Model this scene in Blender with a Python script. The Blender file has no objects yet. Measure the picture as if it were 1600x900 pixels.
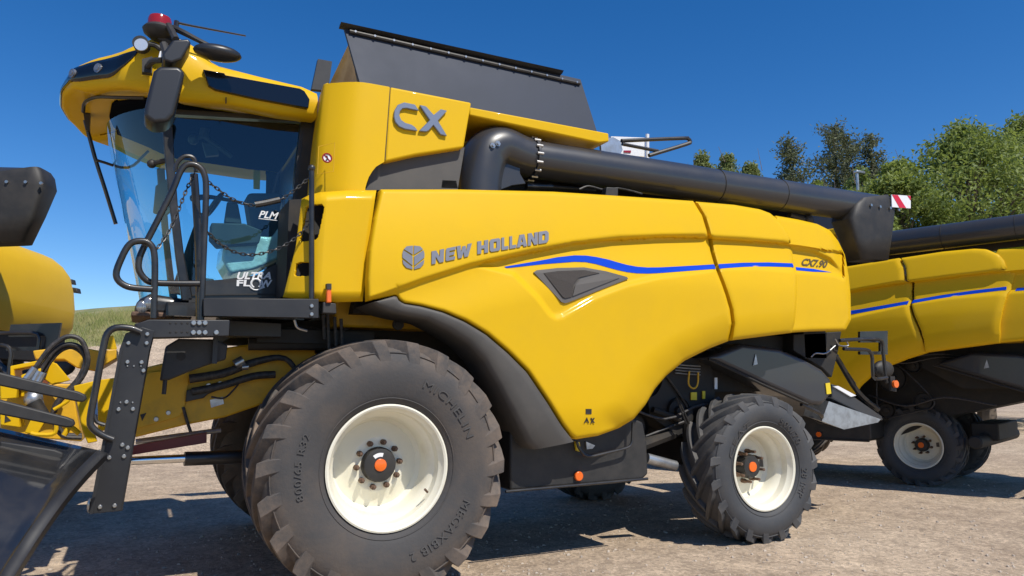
import bpy, bmesh, math, random
import numpy as np
from mathutils import Vector, Matrix
random.seed(7); rng = np.random.default_rng(7)
SC = bpy.context.scene; COL = SC.collection
R = math.radians
# ------------------------------------------------------------------ camera
CAM = np.array([-1.6241, -5.14394, 1.51675]); YAW, PITCH, ROLL, FPX = 0.46795, 0.12634, -0.00163, 1142.0
_cy, _sy, _cp, _sp = math.cos(YAW), math.sin(YAW), math.cos(PITCH), math.sin(PITCH)
FW = np.array([_sy*_cp, _cy*_cp, _sp]); _r = np.array([_cy, -_sy, 0.0]); _u = np.cross(_r, FW)
RT = math.cos(ROLL)*_r + math.sin(ROLL)*_u; UP = -math.sin(ROLL)*_r + math.cos(ROLL)*_u
cd = bpy.data.cameras.new('camera'); co = bpy.data.objects.new('camera', cd); COL.objects.link(co)
cd.sensor_width = 36; cd.lens = 36*FPX/1600; cd.clip_start = .05; cd.clip_end = 3000
co.matrix_world = Matrix(((RT[0], UP[0], -FW[0], CAM[0]), (RT[1], UP[1], -FW[1], CAM[1]), (RT[2], UP[2], -FW[2], CAM[2]), (0, 0, 0, 1)))
SC.camera = co
# ------------------------------------------------------------------ light
SUN = Vector((.21, -.70, 1.0)).normalized()
w = bpy.data.worlds.new('World'); SC.world = w; w.use_nodes = True
nt = w.node_tree; bg = nt.nodes['Background']; sk = nt.nodes.new('ShaderNodeTexSky'); sk.sky_type = 'NISHITA'
sk.sun_disc = False; sk.sun_elevation = math.asin(SUN.z); sk.sun_rotation = math.atan2(SUN.x, SUN.y)
sk.air_density = .85; sk.dust_density = .1; sk.ozone_density = 2.6; sk.altitude = 300
hs = nt.nodes.new('ShaderNodeHueSaturation'); hs.inputs['Saturation'].default_value = 1.36; hs.inputs['Value'].default_value = 1.22; hs.inputs['Hue'].default_value = .506   # the phone's vivid sky
nt.links.new(sk.outputs[0], hs.inputs['Color']); nt.links.new(hs.outputs[0], bg.inputs[0]); bg.inputs[1].default_value = .105
sl = bpy.data.lights.new('sun', 'SUN'); sl.energy = 4.6; sl.angle = R(.53); sl.color = (1, .95, .86)
so = bpy.data.objects.new('sun', sl); COL.objects.link(so); so.location = (0, -10, 20)
so.rotation_euler = SUN.to_track_quat('Z', 'Y').to_euler()
vs = SC.view_settings; vs.view_transform = 'Standard'; vs.look = 'None'; vs.exposure = .1; vs.gamma = 1; vs.use_curve_mapping = False
SC.cycles.max_bounces = 8; SC.cycles.transparent_max_bounces = 16

# ------------------------------------------------------------------ projection of a traced photo point onto a known plane
def ray(x, y): return FW*FPX + RT*(x-800) - UP*(y-450)
def at(x, y, Y): d = ray(x, y); return CAM + d*((Y-CAM[1])/d[1])
def atz(x, y, Z): d = ray(x, y); return CAM + d*((Z-CAM[2])/d[2])
def atd(x, y, depth): return CAM + ray(x, y)*(depth/FPX)

# ------------------------------------------------------------------ materials
def mat(name, col, rough=.5, metal=0, coat=0, col2=None, scale=3, amount=1, bump=0, bscale=40, spec=.5, lo=.42, hi=.62):
    m = bpy.data.materials.new(name); m.use_nodes = True; t = m.node_tree; p = t.nodes['Principled BSDF']
    p.inputs['Base Color'].default_value = (*col, 1); p.inputs['Roughness'].default_value = rough
    p.inputs['Metallic'].default_value = metal; p.inputs['Coat Weight'].default_value = coat; p.inputs['Coat Roughness'].default_value = .06
    p.inputs['Specular IOR Level'].default_value = spec
    tc = t.nodes.new('ShaderNodeTexCoord')
    if col2:
        n = t.nodes.new('ShaderNodeTexNoise'); n.inputs['Scale'].default_value = scale; n.inputs['Detail'].default_value = 8; n.inputs['Roughness'].default_value = .65
        t.links.new(tc.outputs['Object'], n.inputs['Vector'])
        r = t.nodes.new('ShaderNodeValToRGB'); r.color_ramp.elements[0].position = lo; r.color_ramp.elements[1].position = hi
        r.color_ramp.elements[0].color = (*col, 1); r.color_ramp.elements[1].color = tuple(a+(b-a)*amount for a, b in zip(col, col2))+(1,)
        t.links.new(n.outputs['Fac'], r.inputs['Fac']); t.links.new(r.outputs['Color'], p.inputs['Base Color'])
        mr = t.nodes.new('ShaderNodeMapRange'); mr.inputs['To Min'].default_value = rough; mr.inputs['To Max'].default_value = min(1, rough+.22)
        t.links.new(n.outputs['Fac'], mr.inputs['Value']); t.links.new(mr.outputs[0], p.inputs['Roughness'])
    if bump:
        n2 = t.nodes.new('ShaderNodeTexNoise'); n2.inputs['Scale'].default_value = bscale; n2.inputs['Detail'].default_value = 6
        t.links.new(tc.outputs['Object'], n2.inputs['Vector'])
        b = t.nodes.new('ShaderNodeBump'); b.inputs['Strength'].default_value = bump; b.inputs['Distance'].default_value = .02
        t.links.new(n2.outputs['Fac'], b.inputs['Height']); t.links.new(b.outputs[0], p.inputs['Normal'])
    return m
M = {}
M['yellow'] = mat('yellow_paint', (.690, .418, .007), .38, coat=.10, col2=(.655, .398, .011), scale=2.2, amount=.6, spec=.12)
M['yellow2'] = mat('yellow_frame_paint', (.68, .38, .012), .42, col2=(.46, .28, .03), scale=5, lo=.5, hi=.75)
M['black'] = mat('black_paint', (.012, .012, .013), .28, coat=.3, col2=(.03, .027, .024), scale=4, bump=.02, bscale=60)
M['headliner'] = mat('dark_headliner_cloth', (.010, .011, .016), .95, spec=.0)
M['glossblack'] = mat('gloss_black_plastic', (.005, .005, .006), .10, coat=.3)
M['steelblack'] = mat('black_sheet_steel', (.016, .016, .018), .36, col2=(.024, .024, .025), scale=2.5, bump=.03, bscale=15)
M['augerblack'] = mat('auger_paint', (.030, .032, .038), .26, coat=.3, col2=(.036, .035, .036), scale=2)
M['lid'] = mat('grey_lid_paint', (.022, .031, .054), .50, col2=(.029, .037, .056), spec=.3, scale=1.5, bump=.03, bscale=9)
M['plastic'] = mat('dark_plastic', (.020, .019, .018), .48, col2=(.034, .031, .028), scale=6, bump=.03, bscale=300)
M['fender'] = mat('fender_plastic', (.068, .063, .057), .5, col2=(.085, .077, .068), scale=3, bump=.03, bscale=250)
M['dark'] = mat('grimy_dark_metal', (.016, .014, .012), .6, col2=(.05, .038, .025), scale=3.5, lo=.5, hi=.8)
M['rubber'] = mat('dusty_rubber', (.056, .053, .052), .70, col2=(.11, .085, .066), scale=2.2, amount=.8, bump=.12, bscale=45, lo=.45, hi=.72)
M['rubber2'] = mat('clean_rubber', (.044, .046, .050), .58, col2=(.075, .070, .065), scale=4, amount=.8, bump=.08, bscale=60, lo=.45, hi=.75)
def dirt_ring(m, r0, r1, col):
    t = m.node_tree; p = t.nodes['Principled BSDF']; tc = [n for n in t.nodes if n.type == 'TEX_COORD'][0]; src = p.inputs['Base Color'].links[0].from_socket
    sp = t.nodes.new('ShaderNodeVectorMath'); sp.operation = 'MULTIPLY'; sp.inputs[1].default_value = (1, 0, 1); t.links.new(tc.outputs['Object'], sp.inputs[0])
    ln = t.nodes.new('ShaderNodeVectorMath'); ln.operation = 'LENGTH'; t.links.new(sp.outputs[0], ln.inputs[0])
    mr = t.nodes.new('ShaderNodeMapRange'); mr.inputs['From Min'].default_value = r0; mr.inputs['From Max'].default_value = r1; t.links.new(ln.outputs['Value'], mr.inputs['Value'])
    n = t.nodes.new('ShaderNodeTexNoise'); n.inputs['Scale'].default_value = 3.2; n.inputs['Detail'].default_value = 9; n.inputs['Roughness'].default_value = .7; t.links.new(tc.outputs['Object'], n.inputs['Vector'])
    r = t.nodes.new('ShaderNodeMapRange'); r.inputs['From Min'].default_value = .40; r.inputs['From Max'].default_value = .66; t.links.new(n.outputs['Fac'], r.inputs['Value'])
    mu = t.nodes.new('ShaderNodeMath'); mu.operation = 'MULTIPLY'; t.links.new(mr.outputs[0], mu.inputs[0]); t.links.new(r.outputs[0], mu.inputs[1])
    mx = t.nodes.new('ShaderNodeMix'); mx.data_type = 'RGBA'; mx.inputs['B'].default_value = (*col, 1); t.links.new(mu.outputs[0], mx.inputs['Factor']); t.links.new(src, mx.inputs['A']); t.links.new(mx.outputs['Result'], p.inputs['Base Color'])
dirt_ring(M['rubber'], .68, .90, (.20, .145, .105)); dirt_ring(M['rubber2'], .56, .74, (.12, .11, .10))
M['raised'] = mat('raised_rubber_lettering', (.068, .064, .061), .7)
M['cream'] = mat('cream_rim_paint', (.78, .74, .60), .35, coat=.25, col2=(.66, .60, .46), scale=5, lo=.52, hi=.8)
M['nut'] = mat('rusty_steel', (.12, .075, .05), .6, metal=.4, col2=(.20, .12, .08), scale=60)
M['bolt'] = mat('zinc_plated_steel', (.42, .42, .41), .35, metal=.9)
M['chainsteel'] = mat('dark_chain_steel', (.06, .058, .056), .4, metal=.6)
M['orange'] = mat('orange_plastic', (.80, .14, .01), .25, coat=.4)
M['red'] = mat('red_lens', (.30, .012, .010), .15, coat=.6)
M['redp'] = mat('red_paint', (.16, .012, .012), .4)
M['white'] = mat('white_paint', (.78, .78, .78), .4)
M['grey'] = mat('grey_lettering', (.17, .18, .22), .45)
M['greylit'] = mat('satin_grey_badge', (.22, .25, .31), .28, metal=.35)
M['blue'] = mat('blue_stripe', (.003, .055, .52), .5, spec=.08)
M['brown'] = mat('brown_lettering', (.11, .075, .02), .45)
M['vent'] = mat('vent_plastic', (.10, .088, .075), .5)
M['grille'] = mat('vent_mesh', (.055, .045, .038), .7, bump=.6, bscale=260)
M['silver'] = mat('bare_metal_and_sky_sheen', (.52, .54, .56), .30, metal=.85, col2=(.36, .36, .36), scale=7)
M['chrome'] = mat('polished_rod', (.7, .7, .7), .12, metal=1)
M['tan'] = mat('dusty_tan_plate', (.40, .33, .23), .7, col2=(.30, .24, .16), scale=5)
M['stickyellow'] = mat('yellow_sticker', (.75, .55, .02), .5)
M['cover'] = mat('clear_plastic_wrap', (.62, .62, .60), .22, coat=.5, bump=.8, bscale=14)
M['cloth'] = mat('seat_fabric', (.035, .04, .05), .8)
M['lens'] = mat('clear_lamp_lens', (.75, .75, .72), .1, metal=.5)
M['lamp'] = mat('dim_lamp_lens', (.30, .30, .30), .15, metal=.6)
M['hose'] = mat('hose_rubber', (.02, .02, .02), .45, col2=(.06, .05, .045), scale=30)
M['mirrorglass'] = mat('mirror_back', (.020, .021, .024), .38)
def glass(name, tint, dens):
    m = bpy.data.materials.new(name); m.use_nodes = True; t = m.node_tree; t.nodes.clear()
    o = t.nodes.new('ShaderNodeOutputMaterial'); tr = t.nodes.new('ShaderNodeBsdfTransparent'); gl = t.nodes.new('ShaderNodeBsdfGlossy')
    tr.inputs[0].default_value = (*tint, 1); gl.inputs['Roughness'].default_value = .02; gl.inputs[0].default_value = (.9, .95, 1, 1)
    fr = t.nodes.new('ShaderNodeLayerWeight'); fr.inputs[0].default_value = .5; mx = t.nodes.new('ShaderNodeMixShader')
    pw = t.nodes.new('ShaderNodeMath'); pw.operation = 'POWER'; pw.inputs[1].default_value = 4.5; t.links.new(fr.outputs['Facing'], pw.inputs[0])
    ad = t.nodes.new('ShaderNodeMath'); ad.operation = 'MULTIPLY_ADD'; ad.inputs[1].default_value = .9; ad.inputs[2].default_value = .065+dens
    t.links.new(pw.outputs[0], ad.inputs[0]); t.links.new(ad.outputs[0], mx.inputs[0])
    t.links.new(tr.outputs[0], mx.inputs[1]); t.links.new(gl.outputs[0], mx.inputs[2]); t.links.new(mx.outputs[0], o.inputs[0]); return m
M['glass'] = glass('teal_tinted_glass', (.58, .90, .94), .0)
M['glass2'] = glass('curved_windscreen_glass', (.62, .92, .95), .02)

# ------------------------------------------------------------------ mesh builder
WLOC = {}
class B:
    def __init__(s): s.v = []; s.f = []
    def add(s, vs_, fs):
        o = len(s.v); s.v += [tuple(float(c) for c in v) for v in vs_]; s.f += [tuple(i+o for i in f) for f in fs]; return s
    def grid(s, P, cu=False, cv=False):
        n, m = len(P), len(P[0]); f = []
        for i in range(n if cu else n-1):
            for j in range(m if cv else m-1):
                f.append((i*m+j, i*m+(j+1) % m, ((i+1) % n)*m+(j+1) % m, ((i+1) % n)*m+j))
        return s.add([p for r_ in P for p in r_], f)
    def extr(s, pts, vec):
        n = len(pts); q = [np.array(p)+np.array(vec) for p in pts]
        return s.add(list(pts)+q, [tuple(range(n))[::-1], tuple(range(n, 2*n))]+[(i, (i+1) % n, n+(i+1) % n, n+i) for i in range(n)])
    def prism(s, px, Y0, Y1): return s.extr([at(x, y, Y0) for x, y in px], (0, Y1-Y0, 0))
    def box(s, c, d, rot=None):
        vs_ = []
        for sx in (-1, 1):
            for sy in (-1, 1):
                for sz in (-1, 1):
                    v = Vector((sx*d[0]/2, sy*d[1]/2, sz*d[2]/2)); v = rot @ v if rot else v; vs_.append(v+Vector(c))
        return s.add(vs_, [(0, 1, 3, 2), (4, 6, 7, 5), (0, 4, 5, 1), (2, 3, 7, 6), (0, 2, 6, 4), (1, 5, 7, 3)])
    def tube(s, pts, r, n=10, closed=False, smooth=4, caps=True):
        P = [np.array(p, float) for p in pts]
        if smooth and len(P) > 2:
            Q = []; N = len(P)
            for i in range(N if closed else N-1):
                p0, p1, p2, p3 = P[(i-1) % N] if closed or i > 0 else 2*P[0]-P[1], P[i], P[(i+1) % N], P[(i+2) % N] if closed or i+2 < N else 2*P[-1]-P[-2]
                for k in range(smooth):
                    t = k/smooth; Q.append(.5*((2*p1)+(p2-p0)*t+(2*p0-5*p1+4*p2-p3)*t*t+(3*p1-p0-3*p2+p3)*t**3))
            if not closed: Q.append(P[-1])
            P = Q
        N = len(P); rr = r if hasattr(r, '__len__') else [r]*N
        if len(rr) != N: rr = np.interp(np.linspace(0, 1, N), np.linspace(0, 1, len(rr)), rr)
        rings = []; up = None
        for i in range(N):
            d = (P[(i+1) % N]-P[i-1]) if closed else (P[min(i+1, N-1)]-P[max(i-1, 0)])
            d = d/(np.linalg.norm(d)+1e-9)
            if up is None: up = np.cross(d, [0, 0, 1.0]) if abs(d[2]) < .95 else np.cross(d, [1.0, 0, 0])
            up = up-d*up.dot(d); up /= np.linalg.norm(up)+1e-9; b = np.cross(d, up)
            rings.append([P[i]+rr[i]*(math.cos(2*math.pi*k/n)*up+math.sin(2*math.pi*k/n)*b) for k in range(n)])
        o = len(s.v); s.grid(rings, closed, True)
        if caps and not closed: s.f += [tuple(range(o, o+n))[::-1], tuple(range(o+(N-1)*n, o+N*n))]
        return s
    def pxtube(s, px, Y, r, n=10, **k): return s.tube([at(p[0], p[1], p[2] if len(p) > 2 else Y) for p in px], r, n, **k)
    def lathe(s, prof, c, seg=64, my=lambda y: y):
        return s.grid([[(c[0]+r_*math.cos(2*math.pi*k/seg), my(y), c[1]+r_*math.sin(2*math.pi*k/seg)) for k in range(seg)] for r_, y in prof], False, True)
    def disc(s, c, r, t, axis=(0, 1, 0), n=14): c = np.array(c); a = np.array(axis, float); return s.tube([c-a*t/2, c+a*t/2], r, n, smooth=0)
    def ball(s, c, r, n=10, sc=(1, 1, 1)):
        P = [[(c[0]+sc[0]*r*math.sin(a)*math.cos(b), c[1]+sc[1]*r*math.sin(a)*math.sin(b), c[2]+sc[2]*r*math.cos(a)) for b in np.linspace(0, 2*math.pi, n, endpoint=False)] for a in np.linspace(.001, math.pi-.001, n//2+2)]
        return s.grid(P, False, True)
    def build(s, name, m, parent=None, bevel=0, seg=2, angle=38, solid=0, recalc=True, flat=False):
        V = np.array(s.v); c = (V.min(0)+V.max(0))/2
        me = bpy.data.meshes.new(name); me.from_pydata([tuple(x) for x in V-c], [], s.f)
        if recalc:
            bm = bmesh.new(); bm.from_mesh(me); bmesh.ops.recalc_face_normals(bm, faces=bm.faces); bm.to_mesh(me); bm.free()
        if not flat: me.shade_smooth(); me.set_sharp_from_angle(angle=R(angle))
        if m is not None: me.materials.append(M[m] if isinstance(m, str) else m)
        o = bpy.data.objects.new(name, me); COL.objects.link(o)
        pl = np.zeros(3)
        if parent is not None: o.parent = parent; pl = WLOC[parent.name]
        o.location = tuple(c-pl); WLOC[o.name] = c
        if solid: md = o.modifiers.new('solid', 'SOLIDIFY'); md.thickness = solid; md.offset = 0
        if bevel:
            md = o.modifiers.new('bevel', 'BEVEL'); md.width = bevel; md.segments = seg; md.limit_method = 'ANGLE'; md.angle_limit = R(40); md.harden_normals = False
        return o
def tag(o, label, cat, group=None):
    o['label'] = label; o['category'] = cat
    if group: o['group'] = group
    return o
def struct(o, kind='structure'): o['kind'] = kind; return o
def empty(name, loc):
    o = bpy.data.objects.new(name, None); COL.objects.link(o); o.location = loc; o.empty_display_size = .3; WLOC[o.name] = np.array(loc, float); return o

# ------------------------------------------------------------------ shaped side surface of the harvester
def sm(a, b, x): t = np.clip((x-a)/(b-a), 0, 1); return t*t*(3-2*t)
def seg_dist(px, py, pl):
    d = np.full(np.shape(px), 1e9)
    for (x0, y0), (x1, y1) in zip(pl[:-1], pl[1:]):
        L = (x1-x0)**2+(y1-y0)**2+1e-9; t = np.clip(((px-x0)*(x1-x0)+(py-y0)*(y1-y0))/L, 0, 1)
        d = np.minimum(d, np.hypot(px-x0-t*(x1-x0), py-y0-t*(y1-y0)))
    return d
def inside(px, py, pg):
    c = np.zeros(np.shape(px), bool); n = len(pg)
    for i in range(n):
        (x0, y0), (x1, y1) = pg[i], pg[(i+1) % n]
        if y0 == y1: continue
        c ^= ((y0 > py) != (y1 > py)) & (px < (x1-x0)*(py-y0)/(y1-y0)+x0)
    return c
CREASE = [(540, 473), (575, 464), (600, 456), (661, 433.5), (735.5, 410), (830, 388), (897.5, 376), (965, 368), (1032.5, 365), (1100, 364), (1115, 367), (1170, 370), (1238, 376)]
VLINE = [(740, 418), (800, 432), (835, 467), (857, 496), (867, 501), (880, 498), (931, 469), (982, 449), (1032, 437), (1100, 428.5), (1123, 424), (1180, 423), (1245, 428), (1300, 434), (1318, 440)]
VREG = VLINE+[(1318, 395), (1238, 382), (1110, 372), (1032, 370), (897, 380), (816, 398), (760, 409)]
TCREASE = [(1216, 382), (1240, 384), (1272, 390), (1298, 402), (1312, 418)]
def base(X, Z):
    return (.11*np.clip((Z-2.25)/.72, 0, None)**1.7 + .10*np.clip((1.35-Z)/.45, 0, None)**2 + .022*np.clip(X-2.6, 0, None)**2)
def side_pts(px, py, off=0., extra=None, tail=False):
    px = np.asarray(px, float); py = np.asarray(py, float); Y = np.full(px.shape, .03)
    dv = py-np.interp(px, [p[0] for p in CREASE], [p[1] for p in CREASE])
    f = .045*sm(-1, 9, dv)-.045*sm(14, 85, dv)
    f = f*(1 if not tail else 0)
    f = f+.032*sm(0, 11, seg_dist(px, py, VLINE))*inside(px, py, VREG)
    if tail:
        dt = py-np.interp(px, [p[0] for p in TCREASE], [p[1] for p in TCREASE]); k = 1-sm(1295, 1322, px)
        f = f-.05*(1-sm(-1, 8, dt))*k+.085
    if extra is not None: f = f+extra
    d = FW[None]*FPX+RT[None]*(px.ravel()-800)[:, None]-UP[None]*(py.ravel()-450)[:, None]
    fl = np.broadcast_to(f, px.shape).ravel(); Yr = Y.ravel()
    for _ in range(12):
        P = CAM+d*((Yr-CAM[1])/d[:, 1])[:, None]; Yr = .5*Yr+.5*(base(P[:, 0], P[:, 2])+fl)
    P = CAM+d*((Yr-CAM[1])/d[:, 1])[:, None]; P[:, 1] -= off
    return P.reshape(px.shape+(3,))
def resample(pl, n, by=None):
    pl = np.array(pl, float)
    if by == 'x': t = pl[:, 0]
    else: t = np.concatenate([[0], np.cumsum(np.hypot(*np.diff(pl, axis=0).T))])
    t = (t-t[0])/(t[-1]-t[0]); q = np.linspace(0, 1, n); return np.stack([np.interp(q, t, pl[:, 0]), np.interp(q, t, pl[:, 1])], 1)
def coons(top, bot, left, right, nu, nv, by='x'):
    T, Bo, L, Rr = resample(top, nu, by), resample(bot, nu, by), resample(left, nv), resample(right, nv)
    u = np.linspace(0, 1, nu)[None, :, None]; v = np.linspace(0, 1, nv)[:, None, None]
    return (1-v)*T[None]+v*Bo[None]+(1-u)*L[:, None]+u*Rr[:, None]-((1-u)*(1-v)*T[0]+u*(1-v)*T[-1]+(1-u)*v*Bo[0]+u*v*Bo[-1])
def side_panel(name, m, parent, top, bot, left, right, nu, nv, roll=6, depth=.08, archw=0, arch=None, tail=False, bevel=.0):
    G = coons(top, bot, left, right, nu, nv); px, py = G[..., 0], G[..., 1]
    border = list(map(tuple, resample(top, 80)))+list(map(tuple, resample(right, 40)))+list(map(tuple, resample(bot, 160)))[::-1]+list(map(tuple, resample(left, 40)))[::-1]
    border.append(border[0]); d = seg_dist(px, py, border)
    ex = .025*(1-np.sqrt(np.clip(1-(1-np.clip(d/roll, 0, 1))**2, 0, 1)))
    if arch: ex = ex+archw*(1-np.clip(seg_dist(px, py, arch)/48, 0, 1))**2.2
    P = side_pts(px, py, 0, ex, tail); b = B(); n, mm = px.shape
    b.grid([[P[i, j] for j in range(mm)] for i in range(n)])
    ring = [(0, j) for j in range(mm)]+[(i, mm-1) for i in range(1, n)]+[(n-1, j) for j in range(mm-2, -1, -1)]+[(i, 0) for i in range(n-2, 0, -1)]
    b2 = B(); b2.grid([[P[i, j] for i, j in ring], [P[i, j]+np.array([0, depth, 0]) for i, j in ring]], False, True)
    b.add(b2.v, b2.f)
    o = b.build(name, m, parent, recalc=False, angle=50); me = o.data
    bm = bmesh.new(); bm.from_mesh(me); bmesh.ops.remove_doubles(bm, verts=bm.verts, dist=1e-5); bmesh.ops.recalc_face_normals(bm, faces=bm.faces); bm.to_mesh(me); bm.free()
    me.shade_smooth(); me.set_sharp_from_angle(angle=R(55)); return o
def decal(name, m, parent, px_polys, off=.004, thick=.003, tail=False, post=None):
    """flat shapes given as photo outlines laid on the side surface"""
    b = B()
    for pg in px_polys:
        P = side_pts([p[0] for p in pg], [p[1] for p in pg], off, None, tail); b.extr([p for p in P], (0, thick, 0))
    return b.build(name, m, parent, flat=True)
def text_geo(s, bold=.0, shear=0, space=1.0):
    cu = bpy.data.curves.new('t', 'FONT'); cu.body = s; cu.offset = bold; cu.shear = shear; cu.space_character = space; cu.resolution_u = 3
    ob = bpy.data.objects.new('t', cu); COL.objects.link(ob); dg = bpy.context.evaluated_depsgraph_get(); dg.update()
    me = ob.evaluated_get(dg).to_mesh(); v = np.array([p.co[:2] for p in me.vertices]); f = [tuple(p.vertices) for p in me.polygons]
    bpy.data.objects.remove(ob); bpy.data.curves.remove(cu)
    v = (v-v.min(0))/(v.max(0)-v.min(0)); return v, f
def quad_map(v, bl, br, tr, tl):
    a, b_, c, d = map(np.array, (bl, br, tr, tl)); u, w_ = v[:, :1], v[:, 1:]
    return (1-u)*(1-w_)*a+u*(1-w_)*b_+u*w_*c+(1-u)*w_*d
def text_on_side(name, s, m, parent, quad, off=.005, bold=.02, shear=0, thick=.004, tail=False, space=1.0):
    v, f = text_geo(s, bold, shear, space); q = quad_map(v, *quad); P = side_pts(q[:, 0], q[:, 1], off, None, tail)
    return B().add(P, f).build(name, m, parent, solid=thick, recalc=False, flat=True)
def text_on_plane(name, s, m, parent, quad, Y, bold=.02, shear=0, thick=.004):
    v, f = text_geo(s, bold, shear); q = quad_map(v, *quad); P = [at(x, y, Y) for x, y in q]
    return B().add(P, f).build(name, m, parent, solid=thick, recalc=False, flat=True)

# ================================================================== SETTING
def S(t): t = np.clip(t, 0, 1); return t*t*(3-2*t)
def gy(x, y):
    y0 = 10+22*S((x-3)/12.)
    r_ = np.clip((y-y0)/12., 0, 3.2)
    h = 3.2*np.minimum(r_, 1)+1.3*np.clip(r_-1, 0, 1)**.8+.35*np.clip(r_-1, 0, 2.2)
    h = h+.15*np.clip(x+3.7, -3, 3.6)*np.clip(r_*.8, 0, 1)
    return h*(1-.15*S((-x-4)/10))+.06*np.sin(x*.7+y*.5)*np.clip(r_, 0, 1)
GM = mat('gravel_ground', (.30, .235, .18), .95)
def gravel(m, c1, c2, c3):
    t = m.node_tree; p = t.nodes['Principled BSDF']; tc = [n for n in t.nodes if n.type == 'TEX_COORD'][0]
    def noise(sc, det=6, ro=.6):
        n = t.nodes.new('ShaderNodeTexNoise'); n.inputs['Scale'].default_value = sc; n.inputs['Detail'].default_value = det; n.inputs['Roughness'].default_value = ro
        t.links.new(geo.outputs['Position'], n.inputs['Vector']); return n
    geo = t.nodes.new('ShaderNodeNewGeometry'); big = noise(.35, 5); mid = noise(3.0, 8, .7)
    vo = t.nodes.new('ShaderNodeTexVoronoi'); vo.inputs['Scale'].default_value = 34; t.links.new(geo.outputs['Position'], vo.inputs['Vector'])
    fine = noise(90, 4, .7)
    def ramp(src, a, b, pa, pb):
        r = t.nodes.new('ShaderNodeValToRGB'); r.color_ramp.elements[0].position = pa; r.color_ramp.elements[1].position = pb
        r.color_ramp.elements[0].color = (*a, 1); r.color_ramp.elements[1].color = (*b, 1); t.links.new(src, r.inputs['Fac']); return r
    def mix(ty, f, a, b):
        x = t.nodes.new('ShaderNodeMix'); x.data_type = 'RGBA'; x.blend_type = ty; x.inputs['Factor'].default_value = f
        t.links.new(a, x.inputs['A']); t.links.new(b, x.inputs['B']); return x.outputs['Result']
    ca = ramp(big.outputs['Fac'], c1, c2, .35, .65); cb = ramp(mid.outputs['Fac'], (.62, .58, .55), (1.15, 1.1, 1.05), .3, .7)
    cc = ramp(vo.outputs['Color'], (.64, .62, .60), (1.34, 1.31, 1.26), .1, .9); cf = ramp(fine.outputs['Fac'], (.52, .50, .48), (1.44, 1.42, 1.4), .3, .7)
    x = mix('MULTIPLY', 1, ca.outputs[0], cb.outputs[0]); x = mix('MULTIPLY', .8, x, cc.outputs[0]); x = mix('MULTIPLY', .8, x, cf.outputs[0])
    t.links.new(x, p.inputs['Base Color'])
    b1 = t.nodes.new('ShaderNodeBump'); b1.inputs['Strength'].default_value = .55; b1.inputs['Distance'].default_value = .03; t.links.new(fine.outputs['Fac'], b1.inputs['Height'])
    b2 = t.nodes.new('ShaderNodeBump'); b2.inputs['Strength'].default_value = .5; b2.inputs['Distance'].default_value = .05; t.links.new(mid.outputs['Fac'], b2.inputs['Height']); t.links.new(b1.outputs[0], b2.inputs['Normal'])
    t.links.new(b2.outputs[0], p.inputs['Normal'])
gravel(GM, (.45, .37, .285), (.57, .485, .38), None)
GRASSM = mat('dry_grass_soil', (.16, .17, .06), .95, col2=(.28, .25, .12), scale=.9, bump=.6, bscale=6)
def terrain():
    xs = np.concatenate([np.linspace(-600, -42, 14), np.linspace(-40, 70, 156), np.linspace(75, 700, 16)]); ys = np.concatenate([np.linspace(-300, -12, 10), np.linspace(-10, 60, 141), np.linspace(65, 900, 16)])
    X, Y = np.meshgrid(xs, ys); Z = gy(X, Y)
    edge = 10+22*S((X-3)/12.)+9.2+.75*np.sin(X*.9)+.9*np.clip(X+3, -2, 3)+ .25*np.sin(X*3.1)
    grassy = Y > edge
    names = (('ground', ~grassy, GM), ('grass_embankment', grassy, GRASSM))
    for nm, mask, m in names:
        b = B(); n, mm = X.shape; used = {}
        for i in range(n-1):
            for j in range(mm-1):
                if mask[i, j]:
                    f = []
                    for a, c in ((i, j), (i, j+1), (i+1, j+1), (i+1, j)):
                        k = (a, c)
                        if k not in used: used[k] = len(b.v); b.v.append((X[k], Y[k], Z[k]))
                        f.append(used[k])
                    b.f.append(tuple(f))
        struct(b.build(nm, m, angle=80))
terrain()
# loose stones and grass blades
def pebbles():
    b = B(); pts = []
    for _ in range(9000):
        a = random.uniform(-40, 40)*math.pi/180+YAW; d = 3.0+random.random()**1.6*11; x, y = CAM[0]+d*math.sin(a), CAM[1]+d*math.cos(a)
        if y > 9: continue
        r_ = .005+.014*random.random()**4; sx, sy, sz = (random.uniform(.6, 1.3)*r_ for _ in range(3))
        V = [(x+sx*math.cos(t)*k, y+sy*math.sin(t)*k, z*sz) for z, k in ((-.2, 1), (.5, .85)) for t in (0, 1.3, 2.5, 3.7, 5)]+[(x, y, sz*.95)]
        b.add(V, [(i, (i+1) % 5, 5+(i+1) % 5, 5+i) for i in range(5)]+[(5+i, 5+(i+1) % 5, 10) for i in range(5)])
    struct(b.build('loose_gravel', mat('stone', (.52, .44, .35), .9, col2=(.34, .29, .24), scale=7), recalc=False, flat=True), 'stuff')
pebbles()
def grass():
    b = B()
    for _ in range(11000):
        x = random.uniform(-7, 3.5); y = random.uniform(18.6, 26)
        if y < 19.2+.9*min(max(x+3, -2), 3)+.75*math.sin(x*.9)+.25*math.sin(x*3.1)+random.uniform(-.25, .3): continue
        z = float(gy(np.array(x), np.array(y))); h = random.uniform(.08, .34); a = random.uniform(0, 6.28); l = random.uniform(-.6, .6)*h; w_ = .012
        dx, dy = math.cos(a)*w_, math.sin(a)*w_
        b.add([(x-dx, y-dy, z-.02), (x+dx, y+dy, z-.02), (x+l*.6, y+l*.2, z+h*.7), (x+l, y+l*.4, z+h)], [(0, 1, 2), (0, 2, 3)])
    struct(b.build('long_grass', mat('grass_blades', (.17, .20, .05), .8, col2=(.34, .30, .13), scale=1.4), recalc=False, flat=True), 'stuff')
grass()

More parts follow.
